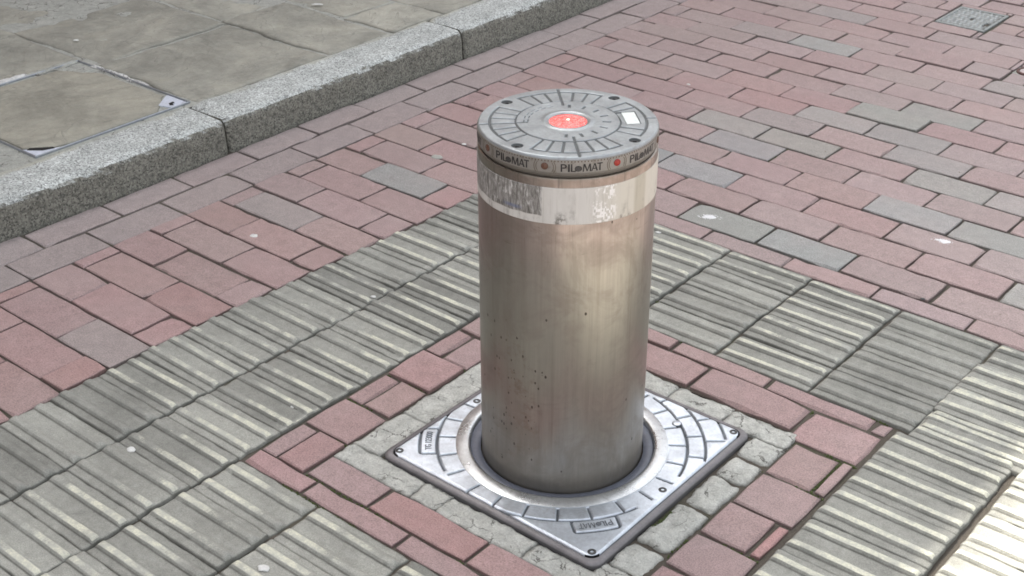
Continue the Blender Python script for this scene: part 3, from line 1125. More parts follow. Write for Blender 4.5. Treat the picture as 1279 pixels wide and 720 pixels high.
d = np.full_like(r, 1.0)
for k in range(24):
    d = np.minimum(d, radial(-9 + 15 * k, .1815, .2125))
for lo, hi in ((-174, -117), (-82, -18), (12, 78), (102, 168)):
    d = np.minimum(d, line_r(.2125, lo, hi))
for base in (0, 90):                         # second ring, right and far corners
    for a_ in (28, 43, 58, 73):
        d = np.minimum(d, radial(base + a_, .2125, .243))
    d = np.minimum(d, line_r(.243, base + 26, base + 74))
    d = np.minimum(d, line_r(.279, base + 40.5, base + 53))
    d = np.minimum(d, radial(base + 39.5, .243, .2775))
    d = np.minimum(d, radial(base + 54, .243, .2775))


def rbox(cang, rc, hw, hh, rr=.005):
    """rounded box outline, tangent to the ring"""
    ca, sa = math.cos(R(cang)), math.sin(R(cang))
    u = -wx * sa + wy * ca
    v = wx * ca + wy * sa
    front = v > 0
    v = v + (np.sqrt(np.maximum(v * v + u * u, 1e-9)) - v) * .9   # follow the curve
    bx, by = np.abs(u) - (hw - rr), np.abs(v - rc) - (hh - rr)
    sd_ = np.hypot(np.maximum(bx, 0), np.maximum(by, 0)) + np.minimum(np.maximum(bx, by), 0) - rr
    return np.where(front, np.abs(sd_), 1.0) - GW * 1.1


d = np.minimum(d, rbox(-140.5, .2275, .0365, .0145))
d = np.minimum(d, rbox(-38.5, .2275, .0365, .0145))
gro = sst(.0009, -.0006, d)
Zp = ZT - .0040 * gro
Zp = Zp + .0004 * fbm(wx * 40, wy * 40, 3, 3)
eb = np.minimum(H2 - np.abs(X), H2 - np.abs(Y))
Zp = np.where(dcor > 0, Zp - .0012, Zp - .0016 * sst(.0022, 0, eb))
big = (np.abs(np.abs(X) - (H2 + .0007)) < 1e-6) | (np.abs(np.abs(Y) - (H2 + .0007)) < 1e-6)
Zp = np.where((np.maximum(np.abs(X), np.abs(Y)) > H2 + .0006) & (dcor <= 0), -.006, Zp)
# worn smudges in the grooves vary
Wp = gro * (.75 + .25 * fbm(wx * 25, wy * 25, 8, 3)) + .0
rm = .25 * (r[:-1, :-1] + r[1:, :-1] + r[:-1, 1:] + r[1:, 1:])
plate = link('cover_plate', grid_mesh('cover_plate', X, Y, Zp, Wp, keep=rm > .1785), M['plate'], frame)
m_ = MB()
loft(m_, [flocal(circ(.1785, -.006, 192)), flocal(circ(.1808, ZT - .002, 192)), flocal(circ(.1805, ZT + .0008, 192)), flocal(circ(.176, ZT + .0022, 192)),
          flocal(circ(.168, ZT + .0030, 192)), flocal(circ(.1615, ZT + .0034, 192)), flocal(circ(.1580, ZT + .0026, 192)), flocal(circ(.1566, ZT - .0002, 192)),
          flocal(circ(.1560, -.02, 192))], ws=[1, .9, .25, 0, 0, 0, 0, .3, 1])
auto_smooth(m_.obj('collar_ring', M['ringmetal'], frame), 60)
m_ = MB()
loft(m_, [flocal(circ(.1565, -.014, 192)), flocal(circ(.1562, .0020, 192)), flocal(circ(.1535, .0042, 192)), flocal(circ(.1430, .0036, 192)), flocal(circ(.1385, .0015, 192)),
          flocal(circ(.1368, -.03, 192))])
auto_smooth(m_.obj('gasket', M['gasket'], frame), 60)


def screw(parent, name, x, y, z, r_=.0055, mat='screw', recess=True):
    q = MB()
    lathe(q, [(r_ * 1.25, z - .003), (r_ * 1.25, z + .0004), (r_, z + .0012), (r_ * .55, z + .0013), (r_ * .45, z - .0006)], 24, x, y, cap_end=True)
    return auto_smooth(q.obj(name, M[mat], parent), 40)


for sx, sy in ((-.2, -.2), (.2, -.2), (.2, .2), (-.2, .2), (.197, -.008), (-.197, -.008), (0, .197)):
    screw(frame, 'screw', sx * 1.012, sy * 1.012, ZT)
q = MB()
lathe(q, [(.0088, ZT - .003), (.0086, ZT + .0002), (.0074, ZT + .0002), (.0070, ZT + .0012), (.0064, ZT + .0016), (.003, ZT + .0017)], 28, .1225 - ox, .1675 - oy, ws=[1, 1, 1, .3, 0, 0], cap_end=True)
auto_smooth(q.obj('plug', M['plate'], frame), 40)


def ring_text(parts, cang, rc, z, mat, parent, name):
    """lay flat lettering round a ring, tops outward"""
    q = MB()
    for V, F in parts:
        out = []
        for p in V:
            a_ = R(cang) - p[0] / rc
            rr = rc + p[1]
            out.append((rr * math.cos(a_) - ox, rr * math.sin(a_) - oy, z + p[2]))
        q.add(out, F)
    return q.obj(name, M[mat], parent)


V, F = text_mesh('TG 123000', 1, .012)
ring_text([(fit(V, .052, .0115, -.026, -.006), F)], -140.5, .2275, ZT + .0004, 'castletter', plate, 'lettering')
ring_text(wordmark(.054, .0125), -38.5, .2275, ZT + .0006, 'castletter', plate, 'lettering')

# ------------------------------------------------------------------ the bollard
boll = empty('steel_bollard', (0, 0, 0))
tag(boll, 'tall round stainless steel bollard with a red lamp on top and worn white band', 'bollard')
RS = .1360
n_ = 256
m_ = MB()
lathe(m_, [(RS, -.04), (RS, .02), (RS, .2), (RS, .40), (RS, .556), (RS - .0008, .5585), (RS - .003, .5595)], n_)
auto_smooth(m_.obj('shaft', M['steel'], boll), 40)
m_ = MB()
lathe(m_, [(RS + .0001, .4870), (RS + .0007, .4876), (RS + .0008, .5440), (RS + .0001, .5446)], n_)
auto_smooth(m_.obj('reflective_sleeve', M['sleeve'], boll), 40)
# brand band
m_ = MB()
RB = .1358
lathe(m_, [(RS - .004, .5600), (RS - .0035, .5625), (RB - .0012, .5640), (RB, .5660), (RB, .5875), (RB - .0015, .5885)], n_)
band = auto_smooth(m_.obj('brand_band', M['band'], boll), 50)


def wrap(parts, cang, zc, rr, q):
    for V, F in parts:
        q.add([((rr + p[2]) * math.cos(R(cang) + p[0] / rr), (rr + p[2]) * math.sin(R(cang) + p[0] / rr), zc + p[1]) for p in V], F)


wm = wordmark(.0605, .0118)
for k in range(8):
    q = MB()
    wrap(wm, -43.75 + 45 * k, .5765, RB + .0005, q)
    q.obj('lettering', M['letter'], band)
# bracket arcs round each stud and the tick row above the words
q = MB()
for k in range(8):
    ca = -66.2 + 45 * k
    for s in (-1, 1):
        for rr_ in (.0125, .0155):
            pts = []
            for i in range(11):
                a_ = R(-38 + 76 * i / 10)
                pts.append((rr_ * math.cos(a_), rr_ * math.sin(a_) * .95))
            V, F = [], []
            for (px_, py_) in pts:
                V += [(s * px_, py_, 0), (s * (px_ + .0009), py_, 0)]
            for i in range(10):
                f = (2 * i, 2 * i + 1, 2 * i + 3, 2 * i + 2)
                F.append(f if s > 0 else f[::-1])
            wrap([(np.array(V), F)], ca, .5765, RB + .0004, q)
for i in range(180):
    a_ = 2 * i
    wrap([(np.array([(-.0009, -.0010, 0), (.0009, -.0010, 0), (.0009, .0010, 0), (-.0009, .0010, 0)]), [(0, 1, 2, 3)])], a_, .5860, RB + .0004, q)
q.obj('band_ornament', M['bracket'], band)
for k in range(8):
    a_ = R(-66.2 + 45 * k)
    q = MB()
    cx_, cz = 0, .5775
    loops = []
    for rr_, off in ((.0052, -.001), (.0052, .0010), (.0044, .0014), (.0038, .0008), (.0030, .0012), (.0014, .0019)):
        loops.append([((RB + off) * math.cos(a_) - rr_ * math.cos(t) * math.sin(a_), (RB + off) * math.sin(a_) + rr_ * math.cos(t) * math.cos(a_), cz + rr_ * math.sin(t))
                      for t in [2 * PI * i / 24 for i in range(24)]])
    loft(q, loops, cap_end=True)
    red = (k % 8) in (1, 5)
    so = auto_smooth(q.obj('reflector_stud', M['redstud' if red else 'brownstud'], band), 50)
    if red:
        so['label'] = 'bright red stud between two words on the band'

# cast top: polar height field
NT_, = (1080,)
rr_ = np.unique(np.concatenate([np.linspace(.0285, .1325, 150), np.linspace(.0765, .0805, 9), np.linspace(.1155, .119, 9)]))
edge = np.array([.1334, .1342, .1348, .1352])
edz = np.array([-.0004, -.0012, -.0024, -.0042])
tt = np.linspace(-PI, PI, NT_ + 1)
Rr, Tt = np.meshgrid(np.concatenate([rr_, edge]), tt, indexing='ij')
r, th = Rr, np.degrees(Tt)
GW = .0012
d = np.full_like(r, 1.0)
for k in range(32):
    a_ = 45 + 11.25 * k
    rel = a_ % 90
    longm = abs(rel - 45) < .1
    near_screw = rel < 6 or rel > 84
    if near_screw:
        continue
    if 24 < (a_ % 360) < 67 and not longm:
        continue
    if longm and 40 < (a_ % 360) < 50:
        d = np.minimum(d, radial(a_, .119, .1345))
        continue
    r1 = .1345 if longm else .1165
    r0 = .060 if longm else .0795
    d = np.minimum(d, radial(a_, r0, r1))
for q0 in range(4):                                  # outer and inner arcs between the screws
    c0 = 45 + 90 * q0
    d = np.minimum(d, line_r(.1172, c0 - 35, c0 + 35))
d = np.minimum(d, np.abs(r - .0785) - GW)
for k in range(9):
    d = np.minimum(d, radial(-55 + 22.6 * k, .0510, .0645))
d = np.minimum(d, radial(23, .078, .1172))
d = np.minimum(d, radial(67, .078, .1172))
# faint lettering ghost arcs on the left of the disc
for a0 in (150, 163, 176, 189, 202, 215):
    d = np.minimum(d, line_r(.0600, a0, a0 + 8, GW * .55))
    d = np.minimum(d, line_r(.0660, a0 + 2, a0 + 10, GW * .55))
gro = sst(.0008, -.0006, d)
h0 = .5920
Z = h0 - .0020 * gro
Z += np.where((r < .0785), .0006, 0)
Z += .0016 * np.exp(-((r - .0345) / .0042) ** 2)          # lip round the lamp
Z -= .0012 * sst(.031, .0285, r)
# number plate recess
ca, sa = math.cos(R(47)), math.sin(R(47))
PX, PY = r * np.cos(Tt), r * np.sin(Tt)
u, v = -PX * sa + PY * ca, PX * ca + PY * sa
sdp = np.maximum(np.abs(u) - .0235, np.abs(v - .0915) - .0145)
Z -= .0022 * sst(.0006, -.0006, sdp)
# screw pockets
for a_ in (2, 91, 180, -90):
    pr = np.hypot(PX - .119 * math.cos(R(a_)), PY - .119 * math.sin(R(a_)))
    Z -= .0040 * sst(.0088, .0074, pr)
Z += .00025 * fbm(PX * 60, PY * 60, 5, 3)
Z[-4:, :] = (h0 + edz)[:, None]
W = gro * .8 + .0
W = np.maximum(W, sst(.0010, -.0004, np.abs(sdp) - .0004) * .9)
for a_ in (2, 91, 180, -90):
    pr = np.hypot(PX - .119 * math.cos(R(a_)), PY - .119 * math.sin(R(a_)))
    W = np.maximum(W, sst(.0095, .0082, pr) * .85)
W[-4:, :] = np.array([.0, .0, .1, .5])[:, None]
cap = link('cap', grid_mesh('cap', PX, PY, Z, W), M['cast'], boll)
cap.data.flip_normals()
m_ = MB()
lathe(m_, [(.0300, h0 - .004), (.0296, h0 - .0016), (.0284, h0 - .0012), (.0270, h0 - .0006), (.021, h0 + .0010), (.013, h0 + .0019), (.005, h0 + .0022)], 64, cap_end=True)
auto_smooth(m_.obj('lamp', M['lamp'], cap), 60)
# small bright centre of the lamp
q = MB()
lathe(q, [(.0028, h0 + .0018), (.0024, h0 + .0028), (.001, h0 + .0032)], 20, cap_end=True)
t = NT('lamp_centre')
t.set('Base Color', (.8, .6, .5))
t.set('Emission Color', (1, .62, .5))
t.set('Emission Strength', .45)
auto_smooth(q.obj('lamp_pip', t.m, cap), 60)
for a_ in (2, 91, 180, -90):
    x_, y_ = .119 * math.cos(R(a_)), .119 * math.sin(R(a_))
    q = MB()
    lathe(q, [(.0062, h0 - .006), (.0062, h0 - .0030), (.0054, h0 - .0024), (.0030, h0 - .0024), (.0026, h0 - .0040)], 20, x_, y_, cap_end=True)
    auto_smooth(q.obj('screw', M['screw'], cap), 40)
q = MB()
pl = []
for du, dv in ((-.0225, -.0062), (.0225, -.0062), (.0225, .0135), (-.0225, .0135)):
    pl.append((-(du) * sa + (.0915 + dv) * ca, du * ca + (.0915 + dv) * sa))
zt = h0 - .0004
q.add([(x, y, h0 - .0035) for x, y in pl] + [(x, y, zt) for x, y in pl],
      [(4, 5, 6, 7), (0, 1, 5, 4), (1, 2, 6, 5), (2, 3, 7, 6), (3, 0, 4, 7)][::1])
npz = q.obj('number_plate', M['numplate'], cap)

# ------------------------------------------------------------------ kerb and pavement
KH = .085
kerb = struct(empty('kerb', (KA, 0, 0)))


def kerbstone(y0, y1, seed):
    q = MB()
    ny = int((y1 - y0) / .012)
    ys = np.linspace(y0 + .002, y1 - .002, ny + 1)
    prof = [(KA + .003, -.05), (KA + .0025, -.004), (KA + .001, .020), (KA - .0005, .042), (KA - .0015, .060), (KA - .003, .0705), (KA - .0065, .078), (KA - .0125, .0830),
            (KA - .022, .0852), (KA - .045, .0856), (KA - .075, .0858), (KA - .105, .0858), (KA - .130, .0855), (KA - .143, .0848), (KA - .1465, .078), (KA - .1475, .03)]
    P = np.zeros((ny + 1, len(prof), 3))
    for j, (x, z) in enumerate(prof):
        P[:, j, 0] = x
        P[:, j, 1] = ys
        P[:, j, 0] -= .020 * sst(.05, -.35, ys)
        P[:, j, 2] = z
    e = np.minimum(ys - ys[0], ys[-1] - ys)
    rnd = sst(.018, 0, e)
    for j, (x, z) in enumerate(prof):
        nz_ = vnoise(ys * 60, np.full_like(ys, j * .9), seed) * .0016 + fbm(ys * 14, np.full_like(ys, j * .25), seed + 3, 3) * .0026
        P[:, j, 0] += nz_ * (1 if z < .08 else .3) - KA * 0
        P[:, j, 2] += (nz_ * .9 if z > .055 else 0)
        P[:, j, 2] -= rnd ** 2 * .007 * (z > .05)
        if x > KA - .02 and z > -.01:
            P[:, j, 0] -= rnd ** 2 * .010
    V = [tuple(p) for p in P.reshape(-1, 3)]
    m = len(prof)
    F = [((i) * m + j, (i + 1) * m + j, (i + 1) * m + j + 1, i * m + j + 1) for i in range(ny) for j in range(m - 1)]
    F += [tuple(j for j in range(m))[::-1], tuple(ny * m + j for j in range(m))]
    q.add([(v[0] - KA, v[1], v[2]) for v in V], [f[::-1] for f in F])
    o = q.obj('kerbstone', M['granite'], kerb)
    auto_smooth(o, 50)


for i, (a, b) in enumerate(((-2.26, -1.33), (-1.33, -.44), (-.44, .449), (.449, 1.336), (1.336, 2.22), (2.22, 3.1), (3.1, 4.0), (4.0, 4.9))):
    kerbstone(a, b, 40 + i * 5)

pav = struct(empty('pavement', (-1.55, 0, 0)))
KX = -1.5535


def flag(x0, x1, y0, y1, seed, dz=0.0, gap=.004, tone=1.0, rag=.012):
    q = MB()
    nx, ny = max(4, int((x1 - x0) / .014)), max(4, int((y1 - y0) / .014))
    gx, gy = np.linspace(0, 1, nx + 1), np.linspace(0, 1, ny + 1)
    e_ = .010
    fx = np.concatenate([[0, e_ / (x1 - x0)], gx[1:-1], [1 - e_ / (x1 - x0), 1]])
    fy = np.concatenate([[0, e_ / (y1 - y0)], gy[1:-1], [1 - e_ / (y1 - y0), 1]])
    X, Y = np.meshgrid(x0 + gap + (x1 - x0 - 2 * gap) * fx, y0 + gap + (y1 - y0 - 2 * gap) * fy, indexing='ij')
    dx = np.minimum(X - x0 - gap, x1 - gap - X)
    dy = np.minimum(Y - y0 - gap, y1 - gap - Y)
    dd = np.minimum(dx, dy)
    big = fbm(X * 2.6 + seed, Y * 3.4, seed, 4)
    ter = np.floor(big * 7) / 7 + sst(.75, 1, (big * 7) % 1) / 7
    Z = KH - .001 + dz + .0085 * ter + .0018 * fbm(X * 14, Y * 14, seed + 4, 3)
    Z -= .0045 * sst(.010, 0, dd)
    X = X + rag * fbm(Y * 14, X * 3, seed + 6, 4) * sst(.03, 0, dx)
    Y = Y + rag * fbm(X * 14, Y * 3, seed + 7, 4) * sst(.03, 0, dy)
    nX, nY = X.shape
    P = np.stack([X + 1.55, Y, Z], -1).reshape(-1, 3)
    idx = lambda i, j: i * nY + j
    F = [(idx(i, j), idx(i + 1, j), idx(i + 1, j + 1), idx(i, j + 1)) for i in range(nX - 1) for j in range(nY - 1)]
    ring = [idx(i, 0) for i in range(nX - 1)] + [idx(nX - 1, j) for j in range(nY - 1)] + [idx(i, nY - 1) for i in range(nX - 1, 0, -1)] + [idx(0, j) for j in range(nY - 1, 0, -1)]
    n0 = len(P)
    Vv = [tuple(p) for p in P] + [(P[i][0], P[i][1], .03) for i in ring]
    w = list((sst(.002, 0, dd) * .5).ravel()) + [1.0] * len(ring)
    m = len(ring)
    F += [(n0 + i, n0 + (i + 1) % m, ring[(i + 1) % m], ring[i]) for i in range(m)]
    q.add(Vv, F, (tone, tone, tone * .99), w)
    return q.obj('flagstone', M['flag'], pav, smooth=True)


flags = [(-1.990, KX, .480, .938), (-2.412, -1.990, .486, .938), (-2.95, -2.412, .49, .938), (-3.6, -2.95, .49, .938), (-4.5, -3.6, .49, .938),
         (-2.02, KX, .938, 1.190), (-2.62, -2.02, .938, 1.195), (-3.3, -2.62, .938, 1.195), (-4.5, -3.3, .938, 1.195),
         (-1.760, KX, 1.192, 1.412), (-2.4, -1.760, 1.195, 1.415), (-3.2, -2.4, 1.195, 1.415), (-4.5, -3.2, 1.195, 1.415),
         (-2.1, KX, 1.412, 1.80), (-2.8, -2.1, 1.415, 1.80), (-3.5, -2.8, 1.415, 1.80), (-4.5, -3.5, 1.415, 1.80),
         (-1.95, KX, 1.80, 2.3), (-2.55, -1.95, 1.80, 2.3), (-3.3, -2.55, 1.80, 2.3), (-4.5, -3.3, 1.80, 2.3),
         (-2.2, KX, 2.3, 2.85), (-3.0, -2.2, 2.3, 2.85), (-4.5, -3.0, 2.3, 2.85), (-1.9, KX, 2.85, 3.4), (-2.7, -1.9, 2.85, 3.4), (-4.5, -2.7, 2.85, 3.4),
         (-2.3, KX, 3.4, 4.0), (-3.2, -2.3, 3.4, 4.0), (-4.5, -3.2, 3.4, 4.0), (-4.5, KX, 4.0, 4.9),
         (-2.62, -2.075, .02, .486), (-3.3, -2.62, .02, .486), (-4.5, -3.3, .02, .486),
         (-1.98, KX, -.46, .008), (-2.6, -1.98, -.46, .012), (-3.4, -2.6, -.46, .012), (-4.5, -3.4, -.46, .012),
         (-2.2, KX, -1.0, -.46), (-3.0, -2.2, -1.0, -.46), (-4.5, -3.0, -1.0, -.46), (-4.5, KX, -2.2, -1.0)]
for i, (a, b, c, d_) in enumerate(flags):
    flag(a, b, c, d_, 3 + i * 4, dz=rng.normal(0, .0020), gap=.0022, tone=rng.uniform(.9, 1.1))
m_ = MB()
m_.add([(-4.5 + 1.55, -2.3, KH - .0058), (KX + 1.551, -2.3, KH - .0058), (KX + 1.551, 4.9, KH - .0058), (-4.5 + 1.55, 4.9, KH - .0058)], [(0, 1, 2, 3)])
m_.obj('jointing_mortar', M['mortar'], pav)
m_ = MB()
m_.add([(-60, -60, .01), (-1.57, -60, .01), (-1.57, 90, .01), (-60, 90, .01)], [(0, 1, 2, 3)])
struct(m_.obj('ground', M['mortar']))

# ------------------------------------------------------------------ inspection cover in the pavement
ix0, ix1, iy0, iy1 = -2.060, -1.575, .018, .470
icx, icy = (ix0 + ix1) / 2, (iy0 + iy1) / 2
cov = empty('inspection_cover', (icx, icy, KH))
tag(cov, 'recessed steel inspection cover filled with one stone slab, beside the kerb in the pavement', 'inspection cover')


def boxed(q, x0, x1, y0, y1, z0, z1, c=.0015, col=(1, 1, 1), w=0.0):
    V = [(x0, y0, z0), (x1, y0, z0), (x1, y1, z0), (x0, y1, z0), (x0, y0, z1 - c), (x1, y0, z1 - c), (x1, y1, z1 - c), (x0, y1, z1 - c),
         (x0 + c, y0 + c, z1), (x1 - c, y0 + c, z1), (x1 - c, y1 - c, z1), (x0 + c, y1 - c, z1)]
    F = [(8, 9, 10, 11)]
    for i in range(4):
        j = (i + 1) % 4
        F += [(i, j, 4 + j, 4 + i), (4 + i, 4 + j, 8 + j, 8 + i)]
    q.add(V, F, col, [w] * 12)


def prism(q, pts, z0, z1, c=.0):
    n = len(pts)
    V = [(x, y, z0) for x, y in pts] + [(x, y, z1) for x, y in pts]
    F = [tuple(range(n, 2 * n))] + [(i, (i + 1) % n, n + (i + 1) % n, n + i) for i in range(n)]
    q.add(V, F)


hx, hy = (ix1 - ix0) / 2, (iy1 - iy0) / 2
q = MB()
t_ = .0032
boxed(q, -hx, hx, -hy, -hy + t_, -.04, .0000)
boxed(q, -hx, hx, hy - t_, hy, -.04, .0000)
boxed(q, hx - t_, hx, -hy + t_ + .0005, hy - t_ - .0005, -.04, .0000)
boxed(q, -hx, -hx + t_, -hy + t_ + .0005, hy - t_ - .0005, -.04, .0000)
q.obj('frame', M['galv'], cov)
# stone infill with clipped corners, a little low
c1 = .072
g_ = .0085
pts = [(-hx + g_ + .03, -hy + g_), (hx - g_ - c1 * .8, -hy + g_), (hx - g_ - .012, -hy + g_ + c1 * .75), (hx - g_, -hy + .10), (hx - g_, hy - g_ - c1 * 1.15), (hx - g_ - c1 * 1.15, hy - g_ - .004),
       (-hx + g_ + c1 * 1.6, hy - g_ - .010), (-hx + g_ + .01, hy - g_ - c1), (-hx + g_, -hy + g_ + .04)]
ir = np.array(pts)
q = MB()
ce = ir.mean(0)
loops = []
dens = []
for i in range(len(ir)):
    a, b = ir[i], ir[(i + 1) % len(ir)]
    L = np.linalg.norm(b - a)
    k = max(1, int(L / .018))
    for j in range(k):
        p = a + (b - a) * j / k
        nrm = ce - p
        nrm = nrm / np.linalg.norm(nrm)
        p = p + nrm * abs(fbm(p[0] * 30 + i, p[1] * 30, 55, 3)) * .008
        dens.append(p)
dens = np.array(dens)
for s_, z in ((1.0, -.03), (1.0, -.005), (.985, -.0022), (.93, -.0015), (.8, -.0012), (.6, -.0010), (.3, -.0010), (.05, -.0012)):
    pp = ce + (dens - ce) * s_
    zz = z + .0016 * fbm(pp[:, 0] * 12, pp[:, 1] * 12, 77, 3) * (s_ > .5)
    loops.append([(x, y, w_) for (x, y), w_ in zip(pp, zz if s_ < 1 else np.full(len(pp), z))])
loft(q, loops, col=(.99, .97, .93), cap_end=True, ws=[1, .6, .15, 0, 0, 0, 0, 0])
q.obj('stone_infill', M['flag'], cov, smooth=True)
# steel tray under it, showing at the clipped corners
q = MB()
prism(q, [(-hx + t_, -hy + t_), (hx - t_, -hy + t_), (hx - t_, hy - t_), (-hx + t_, hy - t_)], -.03, -.0075)
q.obj('tray', M['galv'], cov)
# raised steel key plates with their lifting holes
for (px, py, a_, name) in ((hx - .034, hy - .036, 38, 'key_plate'), (hx - .030, -hy + .032, -42, 'key_plate')):
    q = MB()
    if py > 0:
        prism(q, [(hx - .088, hy - .006), (hx - .045, hy - .066), (hx - .008, hy - .052), (hx - .006, hy - .006)], -.0075, -.0028)
    else:
        prism(q, [(hx - .062, -hy + .006), (hx - .006, -hy + .006), (hx - .006, -hy + .075), (hx - .018, -hy + .055)], -.0075, -.0028)
    kp = q.obj(name, M['zinc'], cov)
    q = MB()
    if py > 0:
        pts_ = [(hx - .036, hy - .026), (hx - .024, hy - .030), (hx - .026, hy - .036), (hx - .014, hy - .040), (hx - .022, hy - .048), (hx - .036, hy - .040)]
    else:
        pts_ = [(hx - .060, -hy + .024), (hx - .052, -hy + .010), (hx - .022, -hy + .034), (hx - .012, -hy + .060), (hx - .022, -hy + .062), (hx - .036, -hy + .044)]
    if py > 0:
        pts_ = pts_[::-1]
    prism(q, pts_, -.0070, -.0024)
    q.obj('lifting_hole', M['hole'], kp)
# the broken corner: a loose wedge of stone and pale mortar
q = lump(-hx + .012, -hx + .10, hy - .085, hy - .012, -.003, 91, rag=.03, dome=.006)
q.obj('broken_corner', M['mortar'], cov, smooth=True)
q = lump(-hx - .030, -hx - .004, -.02, .07, .0005, 93, rag=.02, dome=.004)
q.obj('mortar_repair', M['lime'], cov, smooth=True)
q = lump(-hx + .06, -hx + .30, hy - .004, hy + .012, -.0005, 95, rag=.012, dome=.004, r=.003, band=.005)
q.obj('mortar_repair', M['lime'], cov, smooth=True)
q = lump(-hx - .010, -hx + .012, .09, hy - .01, -.0025, 97, rag=.02, dome=.003, r=.003, band=.005)
q.obj('mortar_repair', M['mortar'], cov, smooth=True)

# ------------------------------------------------------------------ small iron cover and round box in the street
dc = ((DRAIN[0] + DRAIN[1]) / 2, (DRAIN[2] + DRAIN[3]) / 2)
dr = empty('valve_box', (dc[0], dc[1], 0))
tag(dr, 'small square worn iron box cover set among the red pavers at the far right', 'box cover')
dhx, dhy = (DRAIN[1] - DRAIN[0]) / 2 - .006, (DRAIN[3] - DRAIN[2]) / 2 - .006
q = MB()
boxed(q, -dhx, dhx, -dhy, -dhy + .010, -.03, .001)
boxed(q, -dhx, dhx, dhy - .010, dhy, -.03, .001)
boxed(q, -dhx, -dhx + .010, -dhy + .0105, dhy - .0105, -.03, .001)
boxed(q, dhx - .010, dhx, -dhy + .0105, dhy - .0105, -.03, .001)
q.obj('frame', M['iron'], dr)
gx = np.linspace(-dhx + .012, dhx - .012, 90)
gy = np.linspace(-dhy + .012, dhy - .012, 110)
X, Y = np.meshgrid(gx, gy, indexing='ij')
p1, p2 = X / .020, Y / .020
ci, cj = np.floor(p1), np.floor(p2)
par = (ci + cj) % 2
lx, ly = p1 - ci - .5, p2 - cj - .5
bar = np.where(par == 0, np.maximum(np.abs(lx) - .42, np.abs(ly) - .15), np.maximum(np.abs(ly) - .42, np.abs(lx) - .15))
hgt = sst(.06, -.06, bar)
Zl = -.0022 + .0026 * hgt
hole = np.maximum(np.abs(X), np.abs(Y) * .6) < .007
hole2 = (np.abs(X - dhx + .022) < .007) & (np.abs(Y + .028) < .020)
Zl = np.where(hole | hole2, -.012, Zl)
lid = link('lid', grid_mesh('lid', X, Y, Zl, (1 - hgt) * .45 + (hole | hole2) * 1.0), mat_cast('iron_lid', (.34, .36, .355), (.085, .09, .088), .5, .45, 2.0), dr)

bc = ((BOX[0] + BOX[1]) / 2, (BOX[2] + BOX[3]) / 2)
sb = empty('stopcock_cover', (bc[0], bc[1], 0))
tag(sb, 'tiny round cover in a dark ring among the pavers at the right edge', 'stopcock cover')
q = MB()
lathe(q, [(.030, -.03), (.030, .000), (.028, .0015), (.0235, .0015), (.0225, -.004)], 40)
auto_smooth(q.obj('ring', mat_simple('rusty_ring', (.10, .05, .045), .6, .3, .3, 200, .4), sb), 40)
q = MB()
lathe(q, [(.0215, -.02), (.0215, -.001), (.0205, .0005), (.010, .001)], 32, cap_end=True)
auto_smooth(q.obj('lid', mat_simple('pale_lid', (.42, .36, .35), .6, .1, .2, 200, .4), sb), 40)
# grouting round both boxes
q = MB()
for bx in (BOX,):
    q.add([(bx[0], bx[2], -.004), (bx[1], bx[2], -.004), (bx[1], bx[3], -.004), (bx[0], bx[3], -.004)], [(0, 1, 2, 3)])
struct(q.obj('ground', M['mortar']))


# ------------------------------------------------------------------ droppings, gum and litter specks
def blob(name, x, y, z, rx, ry, ang, h, mat, label, cat, group=None, seed=0, rag=.35):
    q = MB()
    n = 28
    loops = []
    for s_, zz in ((1.0, -.0004), (.93, h * .45), (.7, h * .85), (.35, h), (.05, h * 1.02)):
        lp = []
        for i in range(n):
            a_ = 2 * PI * i / n
            k = 1 + rag * float(fbm(math.cos(a_) * 1.6 + 5, math.sin(a_) * 1.6 + seed, seed, 3))
            px, py = rx * k * s_ * math.cos(a_), ry * k * s_ * math.sin(a_)
            lp.append((px * math.cos(ang) - py * math.sin(ang), px * math.sin(ang) + py * math.cos(ang),
                       zz + h * .3 * float(fbm(px * 200, py * 200, seed, 2)) * (s_ < .99)))
        loops.append(lp)
    loft(q, loops, cap_end=True)
    if name == 'bird_dropping':
        for _ in range(46):
            a_, d_ = rng.uniform(0, 2 * PI), rng.uniform(.7, 1.7)
            px, py = rx * d_ * math.cos(a_), ry * d_ * math.sin(a_)
            px, py = px * math.cos(ang) - py * math.sin(ang), px * math.sin(ang) + py * math.cos(ang)
            r_ = rng.uniform(.0008, .0030) / d_
            a0 = rng.uniform(0, 6)
            ring_ = [(px + r_ * rng.uniform(.6, 1.3) * math.cos(a0 + k), py + r_ * rng.uniform(.6, 1.3) * math.sin(a0 + k), -.0003) for k in range(6)]
            q.add(ring_ + [(px, py, .0007)], [(k, (k + 1) % 6, 6) for k in range(6)])
    o = q.obj(name, M[mat], None, smooth=True)
    o.location = (x, y, z)
    tag(o, label, cat, group)
    return o


